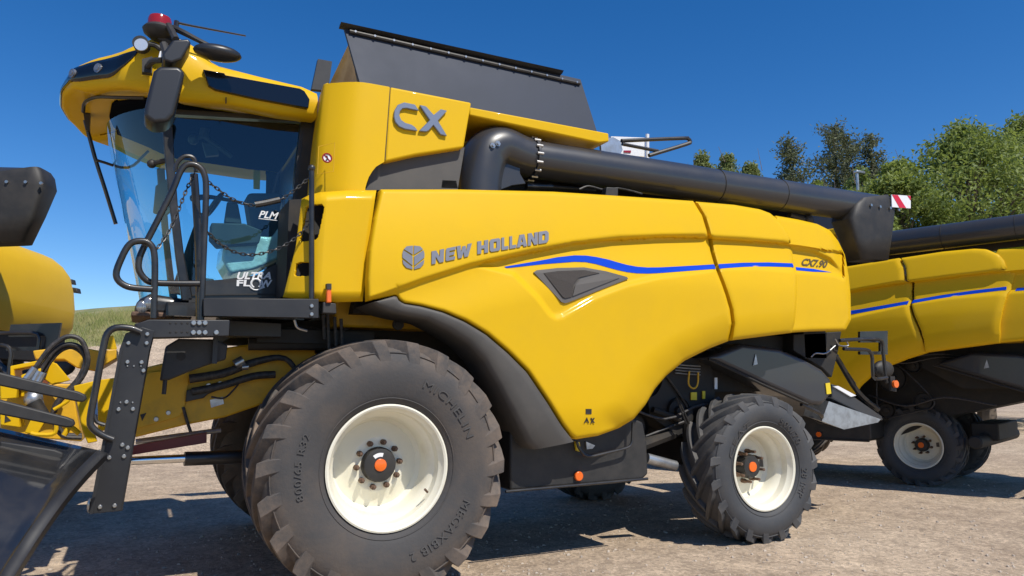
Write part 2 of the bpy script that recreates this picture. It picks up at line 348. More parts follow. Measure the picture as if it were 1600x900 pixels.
# ------------------------------------------------------------------ trees
BARK = mat('bark', (.13, .10, .075), .9, bump=.6, bscale=20)
LEAF = {}
def leafmat(name, c1, c2, tr=.35):
    m = mat(name, c1, .5, col2=c2, scale=.95, lo=.36, hi=.66); t = m.node_tree; p = t.nodes['Principled BSDF']; out = [n for n in t.nodes if n.type == 'OUTPUT_MATERIAL'][0]
    tl = t.nodes.new('ShaderNodeBsdfTranslucent'); tl.inputs[0].default_value = (c2[0]*1.2, c2[1]*1.25, c2[2], 1); mx = t.nodes.new('ShaderNodeMixShader'); mx.inputs[0].default_value = tr
    t.links.new(p.outputs[0], mx.inputs[1]); t.links.new(tl.outputs[0], mx.inputs[2]); t.links.new(mx.outputs[0], out.inputs[0]); return m
LEAF['broad'] = leafmat('broad_leaves', (.085, .13, .028), (.29, .34, .085))
LEAF['olive'] = leafmat('olive_leaves', (.15, .185, .055), (.25, .28, .10))
LEAF['needle'] = leafmat('conifer_needles', (.075, .095, .045), (.16, .17, .085), .25)
def leaf(b, c, s, r_):
    n = Vector((r_.gauss(0, 1), r_.gauss(0, 1), r_.gauss(.5, 1))).normalized(); t = n.orthogonal().normalized(); t = (Matrix.Rotation(r_.uniform(0, 6.28), 3, n) @ t); u = n.cross(t); c = Vector(c)
    b.add([c-t*s, c+u*s*.42+n*s*.12, c+t*s, c-u*s*.42+n*s*.12], [(0, 1, 2, 3)])
def broad_tree(x, y, H, Rr, seed, nclump, ls, label, name='broadleaf_tree', mt='broad', low=.12, group='trees on the bank'):
    r_ = random.Random(seed); z0 = float(gy(np.array(x), np.array(y)))-.1; root = empty(name, (x, y, z0)); tag(root, label, 'tree', group)
    tr = B(); top = np.array([x+r_.uniform(-.3, .3), y+r_.uniform(-.3, .3), z0+H*.75]); tr.tube([(x, y, z0), (x+.1, y, z0+H*.25), tuple((np.array([x, y, z0])+top)/2+.15), tuple(top)], [.03*H, .022*H, .015*H, .005*H], 8)
    cr = B()
    for _ in range(nclump):
        h = low+(1-low)*r_.random()**.8; a = r_.uniform(0, 6.28); env = Rr*(math.sin(math.pi*min(1, (h*.93+.10)))**.55)*r_.uniform(.9, 1.08); q = env*(r_.random()**.42)
        c = np.array([x+q*math.cos(a), y+q*math.sin(a), z0+H*h]); cs = r_.uniform(.22, .62)*Rr*.26
        if r_.random() < .22:
            s0 = np.array([x, y, z0+H*max(.15, h-.25)]); tr.tube([s0, (s0+c)/2+np.array([0, 0, .2]), c], [.006*H, .004*H, .0015*H], 5, smooth=2)
        for k in range(r_.randint(75, 125)):
            v = np.array([r_.gauss(0, 1), r_.gauss(0, 1), r_.gauss(0, .7)]); v *= cs*(r_.random()**.35)/(np.linalg.norm(v)+1e-6)
            leaf(cr, c+v*1.25, ls*r_.uniform(.6, 1.3), r_)
    for _ in range(10):   # bare twigs sticking out of the crown
        a = r_.uniform(0, 6.28); q = Rr*r_.uniform(.2, .85); c = np.array([x+q*math.cos(a), y+q*math.sin(a), z0+H*r_.uniform(.8, .95)]); tr.tube([c, c+np.array([r_.uniform(-.3, .3), r_.uniform(-.3, .3), r_.uniform(.5, 1.1)])], [.018, .006], 4)
    tr.build('trunk', BARK, root, recalc=False); cr.build('crown', LEAF[mt], root, recalc=False, flat=True)
def conifer(x, y, H, Rr, seed, label):
    r_ = random.Random(seed); z0 = float(gy(np.array(x), np.array(y)))-.1; root = empty('conifer', (x, y, z0)); tag(root, label, 'tree', 'trees on the bank')
    tr = B(); lean = r_.uniform(-.05, .05)*H; tr.tube([(x, y, z0), (x+lean*.4, y, z0+H*.5), (x+lean, y, z0+H)], [.018*H, .012*H, .004], 7); cr = B()
    for i in range(120):
        h = .30+.70*(i/120)**.95; a = r_.uniform(0, 6.28); L = Rr*(1.10-h)**.75*r_.choice((.35, .6, .9, 1.25, 1.5))+.12
        s0 = np.array([x+lean*h, y, z0+H*h]); e = s0+np.array([L*math.cos(a), L*math.sin(a), L*r_.uniform(.05, .75)]); mid = (s0+e)/2+np.array([0, 0, -.12*L])
        tr.tube([s0, mid, e], [.028, .016, .006], 4, smooth=2)
        for k in range(int(40+110*L/Rr)):
            t = r_.random()**.6; c = s0*(1-t)**2+2*mid*t*(1-t)+e*t*t; g = .06+.13*t
            leaf(cr, c+np.array([r_.gauss(0, g), r_.gauss(0, g), r_.gauss(-.10, .13)]), r_.uniform(.04, .11), r_)
    tr.build('trunk', BARK, root, recalc=False); cr.build('crown', LEAF['needle'], root, recalc=False, flat=True)
def place(px, pyt, depth):
    P = atd(px, pyt, depth); return P[0], P[1], P[2]-float(gy(np.array(P[0]), np.array(P[1])))
for i, (px, pyt, dep, rad, ncl, lab) in enumerate([
        (1505, 206, 25, 4.2, 400, 'tall bright green leafy tree, largest crown above the black unloading pipes'),
        (1600, 190, 28, 4.2, 360, 'leafy tree cut off by the right edge of the photograph'),
        (1400, 258, 24, 2.9, 260, 'round leafy tree behind the red and white marker board'),
        (1328, 300, 27, 2.6, 220, 'low leafy tree seen under the long black pipe beside its spout'),
        (1275, 284, 31, 1.8, 120, 'low green tree between the two leftmost conifers'), (1345, 262, 31, 2.0, 130, 'leafy green tree rising just left of the lamp post')]):
    x, y, H = place(px, pyt, dep); broad_tree(x, y, H, rad, 40+i, ncl, .088, lab)
for i, (px, pyt, dep, rad, lab) in enumerate([(1240, 216, 33, 1.5, 'thin leaning dark conifer, leftmost of the conifers above the pipe'), (1302, 192, 35, 2.5, 'tallest ragged dark conifer, in the middle of the row'),
                                        (1330, 212, 36, 1.8, 'narrow conifer half hidden beside the tallest conifer'), (1360, 206, 35, 1.9, 'dark conifer nearest the bright leafy trees')]):
    x, y, H = place(px, pyt, dep); conifer(x, y, H, rad, 80+i, lab)
for i, (px, pyt, dep, rad, lab) in enumerate([(1096, 240, 30, 1.7, 'small brownish tree top beside the black tube guard rail'), (1136, 244, 31, 2.0, 'small pale green tree top above the middle of the pipe'), (1172, 256, 30, 1.8, 'small pale green tree top nearest the thin leaning conifer')]):
    x, y, H = place(px, pyt, dep); broad_tree(x, y, H, rad, 60+i, 120, .085, lab, 'small_tree', 'olive', .55, 'small trees behind the pipe')
x, y, H = place(1339, 270, 24)
root = empty('lamp_post', (x, y, float(gy(np.array(x), np.array(y))))); tag(root, 'thin grey lamp post standing in front of the leafy trees', 'lamp post')
b = B(); b.tube([(x, y, WLOC[root.name][2]-.1), (x, y, WLOC[root.name][2]+H)], [.07, .05], 10); b.build('pole', 'silver', root)
b = B(); b.box((x+.12, y, WLOC[root.name][2]+H+.03), (.42, .14, .09)); b.build('lamp_head', 'silver', root, bevel=.02)

# ================================================================== THE HARVESTER
ROOT = empty('combine_harvester', (1.7, 1.75, 0))
tag(ROOT, 'combine harvester seen almost whole in the middle, with cab, ladder and raised black tank lid', 'combine harvester', 'yellow combine harvesters')
YC = 1.75
def bolts(px, Y, r=.014, t=.016, name='bolt', m='bolt', parent=None, n=10):
    o = None
    for x, y in px:
        if o is None: o = B().disc(at(x, y, Y), r, t, n=n).build(name, m, parent or ROOT, bevel=.003, seg=1); z = o
        else: c = o.copy(); COL.objects.link(c); p = at(x, y, Y); c.location = tuple(p-WLOC[(parent or ROOT).name]); WLOC[c.name] = p

# ---- wheels
def wheel(cx, cz, y0, s, Rr, wd, rimr, nl, rubber, front, letters=()):
    my = lambda y: y0+s*y; hr = .044*(1 if front else .95); rc = Rr-hr; c = (cx, cz)
    k = rimr/.44
    prof = [(rimr, .03), (rimr+.012, .008), (rimr+.012, 0), (rimr, -.004), (rimr-.014, .004), (rimr-.022, .03), (rimr-.040, .055), (rimr-.046, .12), (rimr-.075, .155), (rimr-.085, .20)]
    prof += [(rimr-.095, .30), (rimr-.125, .335), (.24, .315), (.205, .285), (.19, .28), (.10, .28), (.001, .28)] if front else [(rimr-.09, .26), (rimr-.12, .29), (.20, .285), (.16, .28), (.001, .28)]
    b = B(); b.lathe(prof, c, 80, my)
    wl = b.build('wheel', 'cream', ROOT, angle=30, recalc=False)
    # tyre
    D = -.05 if front else -.04; wy = wd
    def carc(y):   # outer radius of the carcass over its width
        u = abs(y-(D+wy/2))/(wy/2); return rc-.035*u**2-(.05*max(0, u-.8)/.2 if u > .8 else 0)
    side = [(rimr+.002, .035), (rimr+.03, .0), (rimr+.09, -.03*1.1), (rimr+(rc-rimr)*.50, D), (rimr+(rc-rimr)*.70, D+.004), (rimr+(rc-rimr)*.84, D+.03)]
    crown = [(carc(D+wy*t), D+wy*t) for t in (.09, .16, .25, .37, .5, .63, .75, .84, .91)]
    far = [(r_, 2*D+wy-y) for r_, y in side[::-1]]
    b = B(); b.lathe(side+crown+far, c, 120, my)
    for sd in (0, 1):
        for i in range(nl):
            th0 = 2*math.pi*(i+.5*sd)/nl+.11; secs = []
            for t in np.linspace(-.25, 1, 11):
                if t < -.2: y, rt, yb, rb, wdt = D+.004, rc-.16*Rr/.93, D+.045, rc-.19*Rr/.93, .085
                elif t < 0: y, rt, yb, rb, wdt = D+.014, rc-.060*Rr/.93, D+.05, rc-.11*Rr/.93, .098
                else:
                    y = D+.030+t*(wy*.54-.02); yb = max(y, D+.06); rt = Rr-.020*(abs(y-(D+wy/2))/(wy/2))**2.2; rb = carc(max(y, D+.08))-.03; wdt = (.106-.046*t)
                wdt *= Rr/.93
                if sd: y, yb = 2*D+wy-y, 2*D+wy-yb
                th = th0+(.50 if front else .52)*max(0, t)**.85+.24*min(0, t)
                sec = []
                for r_, yy_, dw in ((rb, yb, -wdt*.74), (rt, y, -wdt*.46), (rt, y, wdt*.46), (rb, yb, wdt*.74)):
                    a = th+dw/r_; sec.append((cx-r_*math.sin(a), my(yy_), cz+r_*math.cos(a)))
                secs.append(sec)
            o = len(b.v); b.grid(secs, False, True); n = len(secs); b.f += [(o, o+1, o+2, o+3), (o+4*n-4, o+4*n-3, o+4*n-2, o+4*n-1)]
    # raised rings on the sidewall
    for rr_ in (rimr+.055, rimr+(rc-rimr)*.86):
        yy = np.interp(rr_, [p[0] for p in side], [p[1] for p in side])-.001
        b.lathe([(rr_-.006, yy+.003), (rr_-.003, yy-.005), (rr_+.003, yy-.005), (rr_+.006, yy+.003)], c, 100, my)
    b.build('tyre', rubber, wl, bevel=.006, seg=2, angle=35)
    for s_, a0, a1, r0, r1, flip in letters:     # moulded words: angles in degrees, clockwise from the top as seen from the near side
        v, f = text_geo(s_, 0, 0, 1.12); P = []
        for u, q in v:
            a = R(a0+(a1-a0)*u); r_ = r0+(r1-r0)*q; yy = np.interp(r_, [p[0] for p in side], [p[1] for p in side])-.0065
            P.append((cx+r_*math.sin(a), my(yy), cz+r_*math.cos(a)))
        B().add(P, f).build('sidewall_lettering', 'raised', wl, solid=.0035, recalc=False, flat=True)
    # hub and nuts
    if front:
        b = B(); b.lathe([(.128, .285), (.128, .235), (.118, .215), (.075, .205), (.001, .205)], c, 40, my); h = b.build('hub_cap', 'plastic', wl)
        b = B(); b.lathe([(.045, .206), (.045, .196), (.040, .193), (.001, .193)], c, 28, my); b.build('hub_badge', 'orange', wl)
        b = B()
        P = [(cx+r_*math.sin(R(a)), my(.2035), cz+r_*math.cos(R(a))) for r_, a in [(.06, d) for d in range(-40, 16, 5)]+[(.088, d) for d in range(15, -41, -5)]]; b.extr(P, (0, s*.004, 0)); b.build('hub_sticker', 'white', wl)
        for i in range(10):
            a = 2*math.pi*(i+.35)/10; b = B(); cc = (cx+.166*math.sin(a), my(.262), cz+.166*math.cos(a)); b.disc(cc, .022, .05, n=6); b.disc((cc[0], my(.236), cc[2]), .012, .03, n=8); b.build('wheel_nut', 'nut', wl, bevel=.003, seg=1)
        b = B(); p0 = (cx+.37*math.cos(R(-32)), my(.05), cz+.37*math.sin(R(-32))); b.tube([p0, (p0[0]-.03, my(.02), p0[2]+.025)], .009, 8); b.build('valve_stem', 'nut', wl)
    else:
        b = B(); b.lathe([(.115, .285), (.115, .20), (.10, .17), (.055, .165), (.001, .165)], c, 32, my); b.build('hub_cap', 'plastic', wl)
        b = B(); b.lathe([(.048, .166), (.048, .157), (.001, .155)], c, 24, my); b.build('hub_badge', 'orange', wl)
        for i in range(8):
            a = 2*math.pi*(i+.3)/8; b = B(); cc = np.array((cx+.145*math.sin(a), my(.24), cz+.145*math.cos(a))); b.tube([cc+[0, s*.05, 0], cc, cc-[0, s*.03, 0], cc-[0, s*.085, 0]], [.022, .022, .014, .013], 8, smooth=0); b.build('wheel_nut', 'nut', wl)
        b = B(); P = [(cx+r_*math.sin(R(a)), my(np.interp(r_, [rimr-.12, rimr-.09], [.286, .256])), cz+r_*math.cos(R(a))) for r_, a in ((.215, 78), (.262, 78), (.262, 96), (.215, 96))]; b.extr([(p[0], p[1]-s*.002, p[2]) for p in P], (0, -s*.003, 0)); b.build('rim_sticker', 'vent', wl)
    return wl
wheel(0, .90, .03, 1, .93, .80, .44, 22, 'rubber', True, [('MICHELIN', 22, 72, .615, .675, 0), ('MEGAXBIB 2', 114, 166, .615, .675, 0), ('800/65 R32', 254, 294, .62, .67, 0)])
wheel(0, .90, 3.47, -1, .93, .80, .44, 22, 'rubber', True)
wheel(3.735, .685, .12, 1, .705, .50, .385, 19, 'rubber2', False, [('500/70', 22, 62, .452, .508, 0), ('28 IMP', 92, 126, .452, .508, 0), ('CEAT', 285, 335, .452, .508, 0)])
wheel(3.735, .685, 3.38, -1, .705, .50, .385, 19, 'rubber2', False)
b = B(); b.tube([(3.735, .5, .685), (3.735, 3.0, .685)], .09, 12, smooth=0); b.box((3.735, 1.75, .80), (.34, 1.3, .24)); b.build('rear_axle', 'dark', ROOT, bevel=.02)
b = B(); b.box((0, 1.75, .98), (.42, 1.9, .42)); b.tube([(0, .45, .90), (0, 3.05, .90)], .15, 14, smooth=0); b.build('front_axle', 'dark', ROOT, bevel=.02)

# ---- side panels
LGAP = [(595, 296), (585, 341), (577, 391), (574, 438), (575, 470)]
RGAP = [(1083, 314), (1097, 337), (1104, 360), (1107, 376), (1110, 393), (1117, 417), (1127, 442), (1134, 462), (1140, 483), (1143, 505), (1138, 533)]
BOT = [(575, 470), (597, 466), (620, 460.5), (624, 468), (632, 473), (658, 477), (695, 486.5), (729, 501), (762, 521), (796, 550), (826, 580), (859, 629), (880, 664), (892, 680), (900, 686.5), (934, 681), (967, 669), (990, 655), (1009, 632), (1023, 608), (1041, 587), (1069, 564), (1107, 545), (1138, 533)]
side_panel('side_panel', 'yellow', ROOT, [(595, 296), (719, 296), (864, 299.5), (965, 306), (1083, 314)], BOT, LGAP, RGAP, 200, 132, arch=[(967, 669), (990, 655), (1009, 632), (1023, 608), (1041, 587), (1069, 564), (1107, 545), (1139, 532), (1240, 520)], archw=.09)
R1L = [(1087, 315), (1101, 338), (1108, 361), (1111, 376), (1114, 393), (1121, 417), (1131, 442), (1138, 462), (1144, 483), (1147, 505), (1143, 532)]
R1R = [(1236, 376), (1240, 413), (1245, 433), (1245.5, 460), (1244, 480), (1242, 503), (1237, 520)]
side_panel('rear_side_panel', 'yellow', ROOT, [(1087, 315), (1147, 320), (1187, 327), (1203, 333), (1220, 347), (1230, 361), (1236, 376)], [(1143, 532), (1186, 526.5), (1237, 520)], R1L, R1R, 60, 100, roll=7, depth=.12, arch=[(1100, 548), (1139, 536), (1186, 530), (1240, 524)], archw=.06)
TLT = [(1212, 337), (1247, 343), (1277, 350), (1297, 360), (1310, 377), (1320, 398)]
side_panel('tail_panel', 'yellow', ROOT, TLT, [(1216, 521), (1270, 517.5), (1321, 516)], [(1212, 337), (1214, 420), (1216, 521)], [(1320, 398), (1326, 430), (1329, 460), (1329.5, 500), (1321, 516)], 50, 80, roll=7, depth=.1, tail=True)
# rear hood closing the tail (rounded plan)
def hood():
    prof = [(x, y) for x, y in [(1321, 514), (1328, 495), (1327.5, 460), (1324, 428), (1318, 398), (1308, 378), (1295, 362), (1277, 352)]]
    rings = []
    for x, y in prof:
        P = at(x, y, .26); Xe, Z = P[0], P[2]; rr = .40; yb = float(base(np.array(Xe-.4), np.array(Z)))+.13; path = [(3.9, yb)]
        Xs = Xe-.02
        for a in np.linspace(0, math.pi/2, 9): path.append((Xs-.30+rr*math.sin(a)*.9, yb+rr*(1-math.cos(a))))
        path += [(Xs+.09, 1.0), (Xs+.12, 1.75)]; path += [(p[0], 3.5-p[1]) for p in path[-2::-1]]
        rings.append([(p[0], p[1], Z) for p in path])
    top = [(3.6 if i in (0, len(rings[-1])-1) else p[0]-.55, p[1]*.8+.35, p[2]+.06) for i, p in enumerate(rings[-1])]
    rings.append(top); b = B(); b.grid(rings); b.f.append(tuple(range(len(b.v)-len(top), len(b.v)))); return b
hood().build('rear_hood', 'yellow', ROOT, angle=60)
# decals of the side
SG = lambda top, bot: [top+bot[::-1]]
decal('blue_stripe', 'blue', ROOT, [[(788, 416.7), (847, 406.6), (870, 402), (897.5, 399), (915, 399.3), (931, 401.5), (950, 405.5), (965, 410), (980, 414), (995, 416.7), (1012, 418), (1032.5, 417.7), (1065, 416), (1100, 414), (1115, 413), (1118, 420), (1100, 421.3), (1065, 424), (1032.5, 426.5), (1012, 427.3), (995, 427), (980, 425.2), (965, 422), (950, 418), (931, 412.5), (915, 409.5), (897.5, 409), (850, 412.5), (791, 419)]])
decal('blue_stripe', 'blue', ROOT, [[(1122, 412.7), (1160, 410.5), (1200, 410), (1238, 411.5), (1240, 417.5), (1200, 416.4), (1160, 417), (1124, 419.6)]])
decal('blue_stripe', 'blue', ROOT, [[(1243, 417.3), (1270, 420), (1299, 425.5), (1270, 424.6), (1244, 422.3)]], tail=True)
def maplogo(pg): return [(628+(x-202)/103*35, 384+(y-308)/110*37) for x, y in pg]
half = [[(256, 308), (284, 311), (297, 324), (256, 350)], [(300, 329), (304, 345), (304, 363), (257, 401), (257, 358)], [(303, 373), (301, 392), (286, 410), (257, 418), (257, 408)]]
decal('leaf_badge', 'grey', ROOT, [maplogo(p) for p in half]+[maplogo([(507-x, y) for x, y in p]) for p in half], off=.008, thick=.007)
BLOCK = {'N': [[(0, 0), (0, 1), (.36, 1), (.67, .45), (.67, 1), (1, 1), (1, 0), (.64, 0), (.33, .55), (.33, 0)]],
 'E': [[(.1, 0), (0, .1), (0, .9), (.1, 1), (1, 1), (1, .75), (.36, .75), (.36, .62), (.9, .62), (.9, .38), (.36, .38), (.36, .25), (1, .25), (1, 0)]],
 'W': [[(0, 1), (.26, 1), (.33, .45), (.40, .9), (.60, .9), (.67, .45), (.74, 1), (1, 1), (.84, 0), (.58, 0), (.5, .45), (.42, 0), (.16, 0)]],
 'H': [[(0, 0), (0, 1), (.36, 1), (.36, .63), (.64, .63), (.64, 1), (1, 1), (1, 0), (.64, 0), (.64, .37), (.36, .37), (.36, 0)]],
 'O': [[(.5, 1), (.15, 1), (0, .85), (0, .15), (.15, 0), (.5, 0), (.5, .24), (.36, .24), (.36, .76), (.5, .76)], [(.5, 1), (.85, 1), (1, .85), (1, .15), (.85, 0), (.5, 0), (.5, .24), (.64, .24), (.64, .76), (.5, .76)]],
 'L': [[(0, 0), (0, 1), (.38, 1), (.38, .26), (1, .26), (1, 0)]],
 'A': [[(0, 0), (.28, 1), (.5, 1), (.5, .80), (.41, .38), (.5, .38), (.5, .16), (.38, .16), (.34, 0)], [(1, 0), (.72, 1), (.5, 1), (.5, .80), (.59, .38), (.5, .38), (.5, .16), (.62, .16), (.66, 0)]],
 'D': [[(0, 0), (0, 1), (.5, 1), (.5, .75), (.36, .75), (.36, .25), (.5, .25), (.5, 0)], [(.5, 1), (.8, 1), (1, .8), (1, .2), (.8, 0), (.5, 0), (.5, .25), (.64, .25), (.64, .75), (.5, .75)]]}
def block_word(word, spans, quad):
    polys = []
    for ch_, (u0, u1) in zip(word, spans):
        for pg in BLOCK[ch_]: polys.append([tuple(q_) for q_ in quad_map(np.array([(u0+(u1-u0)*x, y) for x, y in pg]), *quad)])
    decal('maker_lettering', 'grey', ROOT, polys, off=.010, thick=.009)
block_word('NEW', [(0, .31), (.36, .60), (.62, 1)], ((673.8, 413.4), (734.5, 400), (736.5, 380.3), (673.8, 393)))
block_word('HOLLAND', [(0, .153), (.174, .324), (.34, .435), (.452, .545), (.553, .697), (.709, .846), (.858, 1)], ((745.2, 397.4), (856.5, 379), (856.5, 360.2), (745.2, 377.6)))
text_on_side('model_lettering', 'CX7.90', 'brown', ROOT, ((1251, 415), (1291, 419), (1293, 407.5), (1254, 403.5)), bold=.03, shear=.2, tail=True)
# triangular intake
vf = decal('air_intake', 'vent', ROOT, [[(833, 426), (838, 422.5), (870, 419), (911, 418), (945, 424), (978, 433), (980, 436), (886, 473), (881, 474), (876, 472)]], off=.015, thick=.035)
def sub_decal(name, m, parent, pg, off, thick=.004, tail=False):
    P = side_pts([p[0] for p in pg], [p[1] for p in pg], off, None, tail); return B().extr([p for p in P], (0, thick, 0)).build(name, m, parent, flat=True)
sub_decal('intake_mesh', 'grille', vf, [(848, 427), (870, 424), (911, 422.5), (935, 427), (903, 434), (895, 444), (892, 464), (882, 466.5), (878, 464.5)], .019)
sub_decal('intake_plate', 'vent', vf, [(938, 428), (966, 434.5), (893, 463), (897, 446), (905, 436)], .021)
sub_decal('warning_sticker', 'plastic', ROOT, [(915, 639), (924, 639), (924, 647), (915, 647)], .004)
text_on_side('warning_sticker', 'A', 'plastic', ROOT, ((912, 661), (920, 661), (917, 652), (916, 652)), bold=.0); text_on_side('warning_sticker', 'x', 'plastic', ROOT, ((922, 661), (929, 661), (929, 653), (922, 653)))

# ---- fender
def fender():
    outer = [(581, 472.5), (600, 467), (619.5, 461.5), (623, 469), (631, 474.5), (658, 478.5), (694, 488), (728, 502.5), (761, 522.5), (795, 551.5), (825, 581.5), (858, 630.5), (879, 665.5), (891, 682), (897, 690)]
    inner = [(581, 472.5), (588, 478), (597, 482), (610, 487), (627, 491), (648, 495), (672, 500), (705, 517), (736, 537), (762, 564), (785, 604), (806, 645), (820, 676), (828, 694), (836, 703)]
    n = 70; O, I = resample(outer, n), resample(inner, n); rows = []
    for t, dy in ((0, .07), (0, .012), (.04, .002), (.25, -.004), (.6, .006), (.85, .02), (.97, .045), (1, .075), (1.0, .42), (.98, .45)):
        P = O*(1-t)+I*t; Q = side_pts(P[:, 0], P[:, 1]); Q[:, 1] = np.maximum(Q[:, 1], .0)*.6+.015+dy; rows.append(list(Q))
    b = B(); b.grid(rows); return b.build('mudguard', 'fender', ROOT, angle=60)
fender()
# ---- front column
def col_box(name, pxs, Y, Yb, m, parent, bev): return B().prism(pxs, Y, Yb).build(name, m, parent, bevel=bev, seg=4, angle=60)
def rounded_column(name, rows, Yn, Yf, rr, xr, top_cap=True):
    """rows: (pixel x, y) of the near front corner line at depth Yn going up; plan is a rounded corner"""
    rings = []
    for (x, y), dn in rows:
        P = at(x, y, Yn+dn); X0, Z = P[0], P[2]; path = [(X0-.01, Yf, Z)]
        for a in np.linspace(0, math.pi/2, 10): path.append((X0+rr*(1-math.cos(math.pi/2-a+0)) if False else X0+rr*(1-math.cos(a)), Yn+dn+rr*(1-math.sin(a)), Z))
        path.append((xr(Z), Yn+dn, Z)); path.append((xr(Z), Yf, Z)); rings.append(path)
    b = B(); b.grid(rings); n = len(rings[0])
    if top_cap: b.f.append(tuple(range(len(b.v)-n, len(b.v))))
    return b.build(name, 'yellow', ROOT, angle=50, bevel=.02, seg=3)
UPX = [(601, 253), (587, 261), (578, 274), (571, 295)]
# upper tank corner: side face traced, front face runs back along the cab
def upper_column():
    Yn = .20; lean = lambda Z: .05*(Z-2.9)
    def P(x, y):
        Y = Yn
        for _ in range(5): q = at(x, y, Y); Y = Yn+lean(q[2])
        return at(x, y, Y)
    out = [(534, 296), (541, 210), (551, 127), (566, 127.5), (610, 135.5), (737, 160), (725, 230.5), (650, 242), (601, 253), (587, 261), (578, 274), (571, 296)]
    rr = .13; b = B()
    # side face polygon (corner strip excluded) + rounded corner + front face, as rings over z
    zt = P(556, 127)[2]; zb = P(534, 297)[2]; rings = []
    SP = [P(x_, y_) for x_, y_ in ((571, 297), (572, 290), (578, 274), (587, 261), (601, 253), (610, 135))]; SZ = [p_[2] for p_ in SP]; SX = [p_[0] for p_ in SP]
    for z in list(np.linspace(zb-.05, SZ[4], 8))+list(np.linspace(SZ[4]+.01, zt, 8)):
        xf = np.interp(z, [zb, P(541, 210)[2], zt], [P(530, 296)[0], P(536, 210)[0], P(545, 127)[0]]); y = Yn+lean(z)
        k = rr; path = [(xf-.10, .98, z), (xf-.15, .50, z), (xf-.155, .42, z), (xf-.14, y+.155, z), (xf-.10, y+.115, z), (xf-.02, y+.055, z), (xf+.04, y+.022, z), (xf+.09, y+.006, z), (xf+.15, y, z)]+[(np.interp(z, SZ, SX)-.003, y, z)]
        rings.append(path)
    topring = [(p[0]+(.03 if i < len(rings[-1])-1 else 0), p[1]+.03 if i > 2 else p[1], p[2]+.018) for i, p in enumerate(rings[-1])]; rings.append(topring)
    topring2 = [(p[0]+(.12 if i < len(rings[-1])-1 else 0), p[1]+.12, p[2]+.012) for i, p in enumerate(rings[-1])]; rings.append(topring2)
    b.grid(rings); return b, P, out, rings
b, P_, out_, rings_ = upper_column()
tank = b.build('tank_corner_panel', 'yellow', ROOT, angle=50)
b = B(); xj = rings_[0][-1][0]
pg = [P_(609.5, 135.2), P_(737, 160), P_(725, 230.5), P_(650, 242), P_(601.3, 252.8)]
b.extr(pg, (0, .10, 0)); cxp = b.build('tank_side_panel', 'yellow', ROOT, bevel=.018, seg=3, angle=60)
cuve = lambda name, m, pgs, off, th: None
def on_upper(pg, off): return [p-np.array([0, off, 0]) for p in (P_(x, y) for x, y in pg)]
def z6(pg): return [(600+x/10, 140+y/10) for x, y in pg]
C_ = z6([(530, 345), (470, 250), (300, 215), (200, 255), (150, 340), (140, 430), (160, 520), (220, 590), (310, 630), (512, 660), (470, 600), (410, 560), (320, 535), (255, 490), (225, 420), (235, 355), (275, 310), (335, 305)])
X_ = z6([(540, 255), (640, 275), (760, 410), (870, 320), (970, 345), (825, 500), (970, 740), (865, 715), (755, 570), (680, 655), (640, 672), (530, 660), (700, 490)])
for pg in (C_, X_): B().extr(on_upper(pg, .028), (0, .026, 0)).build('model_badge', 'greylit', ROOT, bevel=.004, seg=1)
B().prism([(x, y) for x, y in [(571, 297), (578, 274), (587, 261), (601, 252), (726, 230), (715, 297)]], .30, .36).build('tank_lower_cover', 'fender', ROOT)
b = B(); b.extr(on_upper([(609.2, 136), (610.4, 136), (602, 250), (600.8, 250)], .0015), (0, .001, 0)); b.build('panel_seam', 'dark', ROOT, flat=True)
# lower column panel with two openings
def column_panel():
    Yn = .10; top = [(471, 311), (482, 305), (500, 300), (540, 297), (588, 297)]; bot = [(442, 464.5), (480, 470), (530, 472.5), (567, 471)]
    G = coons(top, bot, [(471, 311), (462, 385), (442, 464.5)], [(588, 297), (575, 390), (567, 471)], 150, 190); px, py = G[..., 0], G[..., 1]
    bx = np.interp(py, [296, 470], [512, 500])
    border = [(471, 311), (482, 305), (500, 300), (540, 297), (588, 297), (575, 390), (567, 471), (530, 472.5), (480, 470), (442, 464.5), (471, 311)]
    d = seg_dist(px, py, border); dtop = seg_dist(px, py, top)
    Y = Yn+.0+.16*np.clip((bx-px)/60, 0, 1)**1.3+.10*(1-np.sqrt(np.clip(1-(1-np.clip(dtop/16, 0, 1))**2, 0, 1)))+.012*(1-np.clip(d/5, 0, 1))+.05*np.clip((py-455)/18, 0, 1)**1.5
    h1 = [(478, 322), (484, 320), (503, 319), (507, 324), (497, 371), (493, 375), (470, 378), (468, 374)]; h2 = [(462, 412), (468, 410), (489, 409), (491, 413), (489, 428), (484, 431), (462, 432), (459, 429)]
    b = B(); n, m_ = px.shape; idx = -np.ones((n, m_), int); hole = np.zeros((n-1, m_-1), bool)
    for i in range(n):
        for j in range(m_): idx[i, j] = len(b.v); b.v.append(tuple(at(px[i, j], py[i, j], Y[i, j])))
    def inh(i, j):
        x = (px[i, j]+px[i+1, j+1])/2; y = (py[i, j]+py[i+1, j+1])/2; return inside(np.array([x]), np.array([y]), h1)[0] or inside(np.array([x]), np.array([y]), h2)[0]
    for i in range(n-1):
        for j in range(m_-1):
            if not inh(i, j): b.f.append((idx[i, j], idx[i, j+1], idx[i+1, j+1], idx[i+1, j]))
    o = b.build('steps_panel', 'yellow', ROOT, angle=60, recalc=True); md = o.modifiers.new('solid', 'SOLIDIFY'); md.thickness = .035; md.offset = -1
    return o
column_panel()
B().prism([(452, 312), (582, 305), (570, 466), (446, 460)], .42, .9).build('column_core', 'dark', ROOT)
